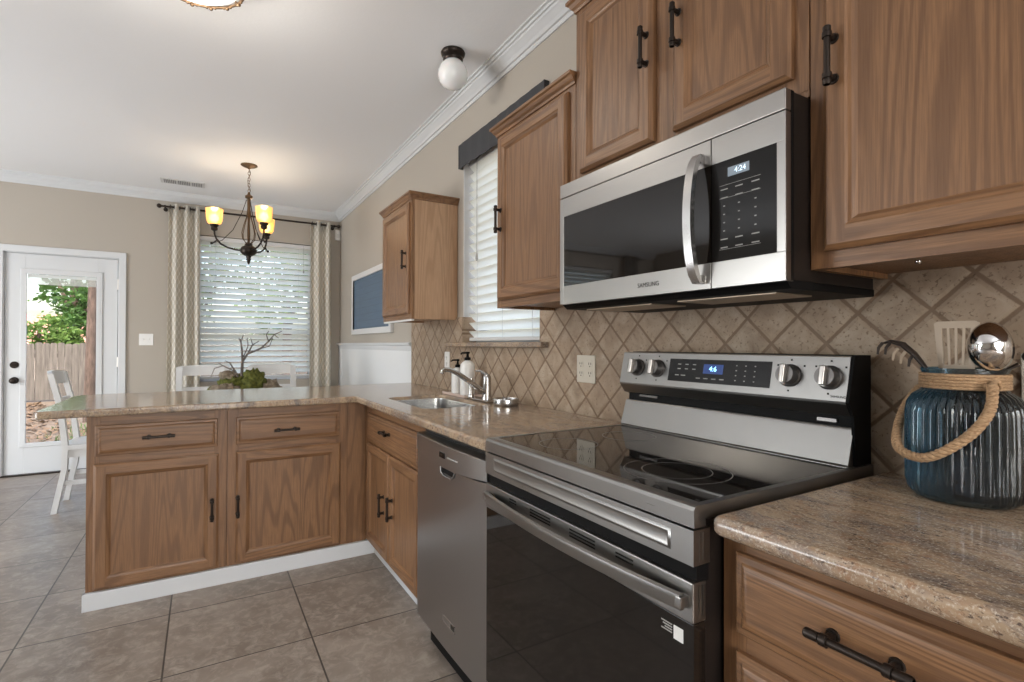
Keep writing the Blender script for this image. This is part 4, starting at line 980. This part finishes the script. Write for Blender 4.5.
# ------------------------------------------------------------------ dining furniture
def chair(label, x, y, rz):
    """local: faces +Y (back at -Y); origin on the floor under the seat centre"""
    t = thing('dining_chair', label, 'chair', (0, 0, 0), 'white wooden dining chairs', local=True); W2 = .215
    def post(sx):
        mb = MB(); pts = [(0, -.245, 0), (0, -.19, .30), (0, -.185, .46), (0, -.215, .75), (0, -.268, .985)]
        vs = []; fs = []
        for (_, py, pz) in pts:
            wd = .025 if pz > .2 else .020
            for (dx, dy) in ((-wd, -.017), (wd, -.017), (wd, .017), (-wd, .017)): vs.append((sx * (W2 - .024) + dx, py + dy, pz))
        for i in range(len(pts) - 1):
            for j in range(4): fs.append((i * 4 + j, i * 4 + (j + 1) % 4, (i + 1) * 4 + (j + 1) % 4, (i + 1) * 4 + j))
        fs += [(3, 2, 1, 0), tuple(len(vs) - 4 + j for j in range(4))]
        return mb.add(vs, fs)
    for s_ in (-1, 1):
        obj('rear_post', post(s_), WHITE, t)
        obj('leg', MB().add(*(lambda c, d: ([(s_ * .19 + a, .19 + b, .44) for a, b in c] + [(s_ * .19 + a, .195 + b, 0) for a, b in d], [(3, 2, 1, 0), (4, 5, 6, 7)] + [(i, (i + 1) % 4, 4 + (i + 1) % 4, 4 + i) for i in range(4)]))([(-.021, -.021), (.021, -.021), (.021, .021), (-.021, .021)], [(-.015, -.015), (.015, -.015), (.015, .015), (-.015, .015)])), WHITE, t)
        obj('side_stretcher', MB().box(s_ * .19 - .010, s_ * .19 + .010, -.19, .19, .19, .222, .002), WHITE, t)
        obj('apron', MB().box(s_ * .19 - .010, s_ * .19 + .010, -.18, .18, .385, .445, .001), WHITE, t)
    obj('apron', MB().box(-.18, .18, .18, .20, .385, .445, .001), WHITE, t)
    obj('seat', MB().prism([(-W2, -.17), (-W2 * .99, .225), (-W2 * .9, .24), (W2 * .9, .24), (W2 * .99, .225), (W2, -.17), (W2 - .03, -.20), (-W2 + .03, -.20)], 'z', .445, .475), WHITE, t)
    def rail(z0, z1, arch, name):
        mb = MB(); vs = []; fs = []; n = 14
        for k in range(n + 1):
            q = -1 + 2 * k / n; xx = q * W2; cy_ = -.030 * (1 - q * q); lean = lambda z: -.215 - (z - .75) * .2255
            zt = z1 + arch * (1 - q * q) - (.006 if abs(q) > .9 else 0)
            vs += [(xx, lean(z0) + cy_ + .012, z0), (xx, lean(z0) + cy_ - .012, z0), (xx, lean(zt) + cy_ - .012, zt), (xx, lean(zt) + cy_ + .012, zt)]
        for k in range(n):
            for j in range(4): fs.append((k * 4 + j, k * 4 + (j + 1) % 4, (k + 1) * 4 + (j + 1) % 4, (k + 1) * 4 + j))
        fs += [(3, 2, 1, 0), tuple(n * 4 + j for j in range(4))]; obj(name, mb.add(vs, fs), WHITE, t)
    rail(.905, .992, .010, 'top_rail'); rail(.74, .80, 0, 'lower_rail')
    t.location = (x, y, 0); t.rotation_euler = (0, 0, rz); return t
chair('white wooden dining chair standing in front of the glazed door', -.650, 4.975, -PI / 2)
chair('white wooden dining chair at the far side of the table, beside the left curtain', .005, 5.36, PI)
chair('white wooden dining chair behind the moss centrepiece, nearer the right curtain', .590, 5.36, PI)
tb = thing('dining_table', 'white dining table hidden behind the peninsula under the chandelier', 'table', (.33, 4.92, 0))
obj('tabletop', MB().box(-.42, 1.08, 4.46, 5.38, .718, .752, .006), WHITE, tb)
obj('apron', MB().box(-.34, 1.0, 4.54, 4.56, .63, .718).box(-.34, 1.0, 5.28, 5.30, .63, .718).box(-.34, -.32, 4.56, 5.28, .63, .718).box(.98, 1.0, 4.56, 5.28, .63, .718), WHITE, tb)
for x in (-.32, .98):
    for y in (4.56, 5.28): obj('leg', MB().prism([(x - .035, y - .035), (x + .035, y - .035), (x + .035, y + .035), (x - .035, y + .035)], 'z', 0, .718), WHITE, tb)
# centrepiece
px_, py_, pz_ = .29, 4.85, .7525
pt = thing('moss_centerpiece', 'moss arrangement with bare twigs on the dining table', 'centerpiece', (px_, py_, pz_))
obj('tray', MB().lathe([(.10, 0), (.22, .004), (.26, .03), (.25, .032), (.21, .012), (0, .010)], (px_, py_, pz_), 28, M=None), TWIG, pt)
def mound(c, r, mat, sc, name, jit=.10):
    m_ = MB().sphere(c, r, 44, 28, sc=sc); q_ = []
    for v in m_.v:
        d = Vector(v) - Vector(c); f_ = 1 + .30 * mnoise.noise(d * 24) + .20 * mnoise.noise(d * 75); p_ = Vector(c) + d * f_; q_.append((p_.x, p_.y, max(p_.z, pz_ + .012)))
    m_.v = q_
    return obj(name, m_, mat, pt, 80)
mound((px_ + .075, py_ - .02, pz_ + .105), .108, MOSS, (1, .85, 1.1), 'moss_mound'); mound((px_ - .07, py_ + .03, pz_ + .10), .10, MOSS, (1.1, .9, .85), 'moss_mound')
mound((px_ - .13, py_ - .05, pz_ + .06), .085, MOSSB, (1.3, .9, .75), 'moss_mound'); mound((px_ + .20, py_ - .03, pz_ + .075), .075, MOSSB, (1, .9, .95), 'moss_mound')
mound((px_ - .215, py_, pz_ + .06), .045, MOSS, (1, 1, 1), 'moss_mound'); mound((px_ + .275, py_, pz_ + .055), .04, MOSSB, (1.1, 1, .8), 'moss_mound')
mound((px_ - .10, py_ + .04, pz_ + .185), .06, MOSSB, (1.2, .9, .7), 'moss_mound')
tw = MB()
def B(*pts, r0=.009, r1=.003):
    n_ = len(pts); tw.tube([(px_ + a, py_ + b, pz_ + c) for a, b, c in pts], [r0 + (r1 - r0) * i / (n_ - 1) for i in range(n_)], 7)
B((-.005, 0, .05), (-.012, -.01, .20), (-.008, 0, .30), (.03, 0, .365), (.13, .01, .41), (.19, .0, .47), (.235, .01, .53), (.295, .0, .56), r0=.014)
B((-.008, 0, .30), (-.012, 0, .40), (-.02, .01, .47), (.0, .01, .525), r0=.010); B((-.02, .01, .47), (-.035, .02, .50)); B((.03, 0, .365), (.07, .03, .44), (.12, .03, .475), r0=.007)
B((.19, 0, .47), (.17, -.02, .53), (.19, -.02, .56), r0=.005); B((.13, .01, .41), (.20, .03, .43), (.225, .02, .50), r0=.005); B((.235, .01, .53), (.27, .02, .50), r0=.004)
B((-.015, 0, .12), (-.06, -.02, .22), (-.10, -.01, .29), (-.135, 0, .31), r0=.009); B((-.06, -.02, .22), (-.15, -.03, .27), (-.21, -.03, .25), (-.235, -.04, .18), r0=.006); B((-.15, -.03, .27), (-.19, -.02, .30), r0=.004)
B((.0, .0, .34), (.035, .02, .43), (.03, .02, .50), r0=.005); B((.07, .03, .44), (.055, .03, .50), r0=.004)
obj('twigs', tw, TWIG, pt, 60)

# ------------------------------------------------------------------ utensil jar
jx, jy, jz = 1.252, .402, ZT1
jr = thing('utensil_jar', 'ribbed blue glass jar with rope handle on the near granite', 'jar', (jx, jy, jz))
NR = 40
def ribs(a, z): return 1 + (.040 * abs(math.sin(a * NR / 2)) - .022) * (1 if .012 < z < .205 else 0)
po = [(.070, 0), (.078, .003), (.086, .012), (.089, .03), (.0895, .10), (.089, .165), (.086, .183), (.078, .197), (.066, .207), (.063, .212), (.063, .240), (.066, .247), (.0655, .250)]
pi_ = [(.0605, .249), (.0590, .212), (.062, .205), (.074, .193), (.0815, .180), (.0850, .165), (.0855, .10), (.085, .03), (.080, .014), (.05, .010)]
jb = MB(); ln = po + pi_; n = NR * 6; vs = []; fs = []
for k in range(n):
    a = 2 * PI * k / n
    for i, (r_, z_) in enumerate(ln):
        rr = r_ * (ribs(a, z_) if i < len(po) else 1); vs.append((jx + rr * math.cos(a), jy + rr * math.sin(a), jz + .0005 + z_))
m = len(ln)
for k in range(n):
    for i in range(m - 1): a, b = k * m + i, ((k + 1) % n) * m + i; fs.append((a, b, b + 1, a + 1))
fs += [tuple(k * m for k in range(n))[::-1], tuple(k * m + m - 1 for k in range(n))]
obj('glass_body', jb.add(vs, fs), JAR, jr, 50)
rc = MB()
for k in range(5): rc.tube([(jx + .0655 * math.cos(a), jy + .0655 * math.sin(a), jz + .2145 + k * .0058) for a in [2 * PI * i / 40 for i in range(40)]], .0032, 8, closed=True)
obj('rope_collar', rc, ROPE, jr, 60)
def rope(path, R, n_st=3, turns=16, r_s=.55):
    mb = MB(); P = [Vector(p) for p in path]; N = 150
    # resample
    seg = [0]
    for a, b in zip(P, P[1:]): seg.append(seg[-1] + (b - a).length)
    def at(s_):
        s_ = max(0, min(seg[-1], s_))
        for i in range(len(P) - 1):
            if s_ <= seg[i + 1] + 1e-9:
                t = (s_ - seg[i]) / max(1e-9, seg[i + 1] - seg[i]); q0, q1, q2, q3 = P[max(i - 1, 0)], P[i], P[i + 1], P[min(i + 2, len(P) - 1)]
                return .5 * ((2 * q1) + (-q0 + q2) * t + (2 * q0 - 5 * q1 + 4 * q2 - q3) * t * t + (-q0 + 3 * q1 - 3 * q2 + q3) * t ** 3)
        return P[-1]
    pts = [at(seg[-1] * i / N) for i in range(N + 1)]
    for s_ in range(n_st):
        st_ = []
        for i, p in enumerate(pts):
            t = (pts[min(i + 1, N)] - pts[max(i - 1, 0)]).normalized(); a = t.cross(Vector((.3, .2, .93))).normalized(); b = t.cross(a)
            an = 2 * PI * (turns * i / N + s_ / n_st); st_.append(p + (a * math.cos(an) + b * math.sin(an)) * R * .52)
        mb.tube(st_, R * r_s, 7)
    return mb
hpth = [(jx + .035, jy + .064, jz + .222), (jx + .030, jy + .086, jz + .200), (jx + .005, jy + .098, jz + .165), (jx - .045, jy + .092, jz + .120), (jx - .085, jy + .072, jz + .092), (jx - .103, jy + .030, jz + .084), (jx - .104, jy - .008, jz + .104), (jx - .094, jy - .044, jz + .142), (jx - .080, jy - .062, jz + .182), (jx - .054, jy - .058, jz + .222)]
obj('rope_handle', rope(hpth, .0085), ROPE, jr, 80)
obj('rope_knot', MB().tube([(jx - .046 + .006 * math.cos(a), jy - .056 + .010 * math.sin(a), jz + .224 + .006 * math.sin(2 * a)) for a in [2 * PI * i / 12 for i in range(12)]], .004, 7, closed=True), ROPE, jr, 80)
# utensils standing in the jar
def U(name, label, loc): return thing(name, label, 'utensil', loc, 'kitchen tools in the blue jar')
sp = U('slotted_spatula', 'beige slotted spatula standing in the blue jar', (jx + .02, jy, jz + .015))
sb = MB(); SX, SYc = 1.285, .424
s_z0, s_z1 = 1.145, 1.250
def srow(z): t = (z - s_z0) / (s_z1 - s_z0); return .028 + .008 * t
for (u0, u1) in ((-1, -.66), (-.42, -.30), (-.06, .06), (.30, .42), (.66, 1)):
    pts0, pts1 = [], []
    for z in (s_z0 + .018, s_z1 - .014): w_ = srow(z); pts0.append((SYc - u0 * w_, z)); pts1.append((SYc - u1 * w_, z))
    sb.prism([pts0[0], pts1[0], pts1[1], pts0[1]], 'x', SX - .0015, SX + .0015)
wA, wB, wC, wD = srow(s_z0), srow(s_z0 + .018), srow(s_z1 - .014), srow(s_z1)
sb.prism([(SYc - wA * .5, s_z0 - .012), (SYc + wA * .5, s_z0 - .012), (SYc + wA, s_z0 + .004), (SYc + wB, s_z0 + .018), (SYc - wB, s_z0 + .018), (SYc - wA, s_z0 + .004)], 'x', SX - .0015, SX + .0015)
sb.prism([(SYc - wC, s_z1 - .014), (SYc + wC, s_z1 - .014), (SYc + wD, s_z1 - .004), (SYc + wD - .006, s_z1), (SYc - wD + .006, s_z1), (SYc - wD, s_z1 - .004)], 'x', SX - .0015, SX + .0015)
obj('blade', sb, SPAT, sp, 20)
obj('handle', MB().tube([(SX, SYc, s_z0 - .008), (SX - .008, SYc - .004, 1.08), (SX - .028, SYc - .012, jz + .018)], [.006, .006, .009], 10, flat=.7), SPAT, sp)
la = U('ladle', 'shiny steel ladle with its round bowl above the jar rim', (jx, jy - .03, jz + .015))
LX, LY, LZ_ = 1.214, .349, 1.200
lb = MB(); bm = bmesh.new(); bmesh.ops.create_uvsphere(bm, u_segments=32, v_segments=20, radius=.045)
bmesh.ops.delete(bm, geom=[v for v in bm.verts if v.co.z > .004], context='VERTS')
lb.addbm(bm, 0, Matrix.Translation((LX, LY, LZ_)) @ Matrix.Diagonal((1, .76, 1, 1)) @ Matrix.Rotation(math.radians(80), 4, Vector((.25, .97, 0)).normalized()))
lo = obj('bowl', lb, CHROME, la, 80); mo = lo.modifiers.new('thickness', 'SOLIDIFY'); mo.thickness = .0012; mo.offset = -1
obj('handle', MB().tube([(LX + .012, LY - .002, LZ_ - .034), (LX + .020, LY + .010, 1.12), (LX + .032, LY + .032, 1.02), (LX + .040, LY + .05, jz + .022)], [.005, .0055, .006, .006], 10), CHROME, la)
fk = U('spaghetti_server', 'dark pronged pasta fork leaning out left over the jar rim', (jx, jy + .05, jz + .015))
fh = [(1.250, .540, 1.205), (1.248, .522, 1.210), (1.248, .500, 1.203), (1.249, .480, 1.183), (1.250, .462, 1.157), (1.252, .448, 1.10), (1.256, .440, 1.0), (1.262, .432, jz + .02)]
DKN = plain('dark_nylon', (.05, .038, .032), .35)
obj('handle', MB().tube(fh, [.003, .007, .011, .010, .007, .006, .006, .007], 10, flat=.55), DKN, fk)
for k in range(5):
    q = k / 4; bx_, by_, bz_ = 1.236, .536 - q * .056, 1.206 - q * .024 if q > .4 else 1.206
    obj('prong', MB().tube([(bx_ + .008, by_, bz_), (bx_ - .002, by_ + .003, bz_ - .010), (bx_ - .004, by_ + .004, bz_ - .024)], [.0035, .003, .002], 7), SPAT if k in (2, 3) else DKN, fk)
sn = U('serving_spoon', 'dark spoon leaning right behind the ladle', (jx + .01, jy - .05, jz + .015))
obj('handle', MB().tube([(1.262, .326, 1.168), (1.258, .345, 1.155), (1.262, .360, 1.07), (1.266, .372, jz + .02)], [.007, .0055, .006, .007], 10, flat=.6), DKN, sn)
obj('bowl', MB().sphere((1.266, .290, 1.182), .034, 18, 10, sc=(.35, 1, .55)), DKN, sn, 80)
bh = U('blue_handled_spatula', 'blue handle with a hanging hole seen through the jar glass', (jx - .03, jy, jz + .015))
hb = MB().prism([(.372, jz + .02), (.392, jz + .02), (.394, jz + .035), (.390, jz + .15), (.386, jz + .19), (.378, jz + .19), (.374, jz + .15), (.370, jz + .035)], 'x', 1.190, 1.196)
obj('handle', hb, BLUEPL, bh); obj('hanging_hole', MB().lathe([(.006, 0), (.006, .0075), (0, .0076)], (0, 0, 0), 14, 0, Matrix.Translation((1.1965, .382, jz + .042)) @ Matrix.Rotation(-PI / 2, 4, 'Y')), SLOT, bh)

# ------------------------------------------------------------------ outside
struct('ground', MB().box(-30, 30, YF + .2, 50, -.40, -.25), SOIL, 'bare brown yard soil outside the door', 'ground')
struct('ground_side', MB().box(XW + .2, 20, -12, YF + .2, -.40, -.25), SOIL, 'yard soil beside the house', 'ground')
dl = MB(); rnd = random.Random(3)
for k in range(5200):
    d_ = rnd.uniform(0, 1) ** .6; y = 7.0 + d_ * 9.5; x = -.6 - y * .30 + rnd.uniform(-2.0, 2.2); a = rnd.uniform(0, 6.28); s_ = rnd.uniform(.025, .06); ti = rnd.uniform(-.5, .5)
    u_ = Vector((math.cos(a), math.sin(a), ti)) * s_; v_ = Vector((-math.sin(a), math.cos(a), rnd.uniform(-.5, .5))) * s_ * .6; c = Vector((x, y, -.235 + rnd.uniform(0, .02)))
    dl.add([c - u_, c + v_, c + u_, c - v_], [(0, 1, 2, 3)])
tag(obj('leaf_litter', dl, DRYLEAF, smooth=0), 'dry brown leaves scattered over the yard outside the door', 'leaves', kind='stuff')
gr_ = MB()
for k in range(1100):
    x, y = rnd.gauss(-1.25, .4), rnd.uniform(8.2, 12.5); h = rnd.uniform(.03, .09); a = rnd.uniform(0, 6.28); dx, dy = .012 * math.cos(a), .012 * math.sin(a)
    gr_.add([(x - dx, y - dy, -.25), (x + dx, y + dy, -.25), (x + rnd.uniform(-.04, .04), y + rnd.uniform(-.04, .04), -.25 + h)], [(0, 1, 2)])
tag(obj('grass_patch', gr_, GRASS, smooth=0), 'green grass patch in the yard behind the door glass', 'grass', kind='stuff')
fe = thing('wooden_fence', 'weathered grey board fence across the yard behind the door', 'fence', (-3, 17, -.25))
fb = MB(); x = -11.0
while x < 8:
    wd = rnd.uniform(.125, .145); t_ = rnd.uniform(-.012, .012); top = 1.21 + rnd.uniform(-.02, .02)
    fb.prism([(x, -.22), (x + wd, -.22), (x + wd, top - .03), (x + wd - .03, top), (x + .03, top), (x, top - .03)], 'y', 17.0 + t_, 17.02 + t_); x += wd + rnd.uniform(.002, .008)
obj('boards', fb, FENCE, fe, 0)
obj('rails', MB().box(-11, 8, 17.035, 17.075, .0, .09).box(-11, 8, 17.035, 17.075, .85, .94), FENCE, fe)
def tree(label, x, y, tr_, th, crowns, seed, mat, nleaf, ls, name='tree', lean=0):
    r_ = random.Random(seed); t = thing(name, label, 'tree', (x, y, -.25), 'trees in the back yard')
    tk = MB().tube([(x, y, -.25), (x + lean * .3, y, th * .3), (x + lean * .6, y, th * .6), (x + lean, y, th)], [tr_ * 1.15, tr_, tr_ * .85, tr_ * .6], 12)
    for (cx_, cy_, cz_, rr) in crowns: tk.tube([(x + lean * .6, y, th * .6), ((x + cx_) / 2, (y + cy_) / 2, (th * .7 + cz_) / 2 + .1), (cx_, cy_, cz_)], [tr_ * .5, tr_ * .35, tr_ * .12], 7)
    obj('trunk', tk, BARK, t)
    f_ = MB()
    for (cx_, cy_, cz_, rr) in crowns:
        cl = [(Vector((r_.gauss(0, 1), r_.gauss(0, 1), r_.gauss(0, 1))).normalized() * rr * r_.uniform(.35, 1)) for _ in range(26)]
        for k in range(nleaf):
            c = Vector((cx_, cy_, cz_)) + r_.choice(cl) + Vector((r_.gauss(0, .16), r_.gauss(0, .16), r_.gauss(0, .12))) * rr
            u_ = Vector((r_.gauss(0, 1), r_.gauss(0, 1), r_.gauss(0, .6))).normalized(); v_ = u_.cross(Vector((r_.gauss(0, 1), r_.gauss(0, 1), r_.gauss(0, 1)))).normalized(); s_ = ls * r_.uniform(.7, 1.3)
            f_.add([c - u_ * s_, c + v_ * s_ * .5, c + u_ * s_, c - v_ * s_ * .5], [(0, 1, 2, 3)])
    fo = obj('foliage', f_, mat, t, 0); fo['kind'] = 'stuff'; return t
tree('dark-trunked tree just inside the fence behind the right of the door glass', -1.80, 12.2, .085, 4.2, [(-2.6, 12.6, 3.0, 1.1), (-1.2, 13.0, 3.9, 1.2)], 11, LEAF, 1500, .075, lean=.08)
tree('broad green tree beyond the fence behind the door glass', -3.4, 20.5, .16, 3.4, [(-3.2, 20.5, 2.3, 1.1), (-2.6, 20.8, 3.0, 1.2), (-4.6, 21.5, 4.2, .8), (-2.7, 20.0, 1.9, 1.0)], 12, LEAF, 1100, .10)
tree('pale green shrub-like tree behind the fence', -3.9, 19.0, .07, 1.7, [(-3.9, 19.0, 1.45, .6), (-3.3, 18.8, 1.3, .5)], 13, LEAFB, 900, .07)
tree('bushy tree behind the dining window blind, left of its middle', -.2, 14.0, .10, 2.3, [(-.5, 14, 2.1, .9), (.5, 14.2, 3.0, 1.0)], 14, LEAFB, 700, .09)
tree('sunlit pale tree behind the dining window blind, right of its middle', 1.6, 12.4, .11, 2.2, [(1.5, 12.4, 2.3, 1.0), (2.1, 12.8, 3.2, .9)], 15, LEAFB, 900, .085)
nh = thing('neighbour_house', 'red-roofed house peeking over the fence behind the trees', 'house', (-7, 27, -.25))
obj('wall', MB().box(-11, -3.6, 27, 33, -.25, 1.15), STUCCO, nh); obj('roof', MB().prism([(26.6, 1.12), (33.4, 1.12), (30, 2.5)], 'x', -11.4, -3.3), ROOFT, nh)
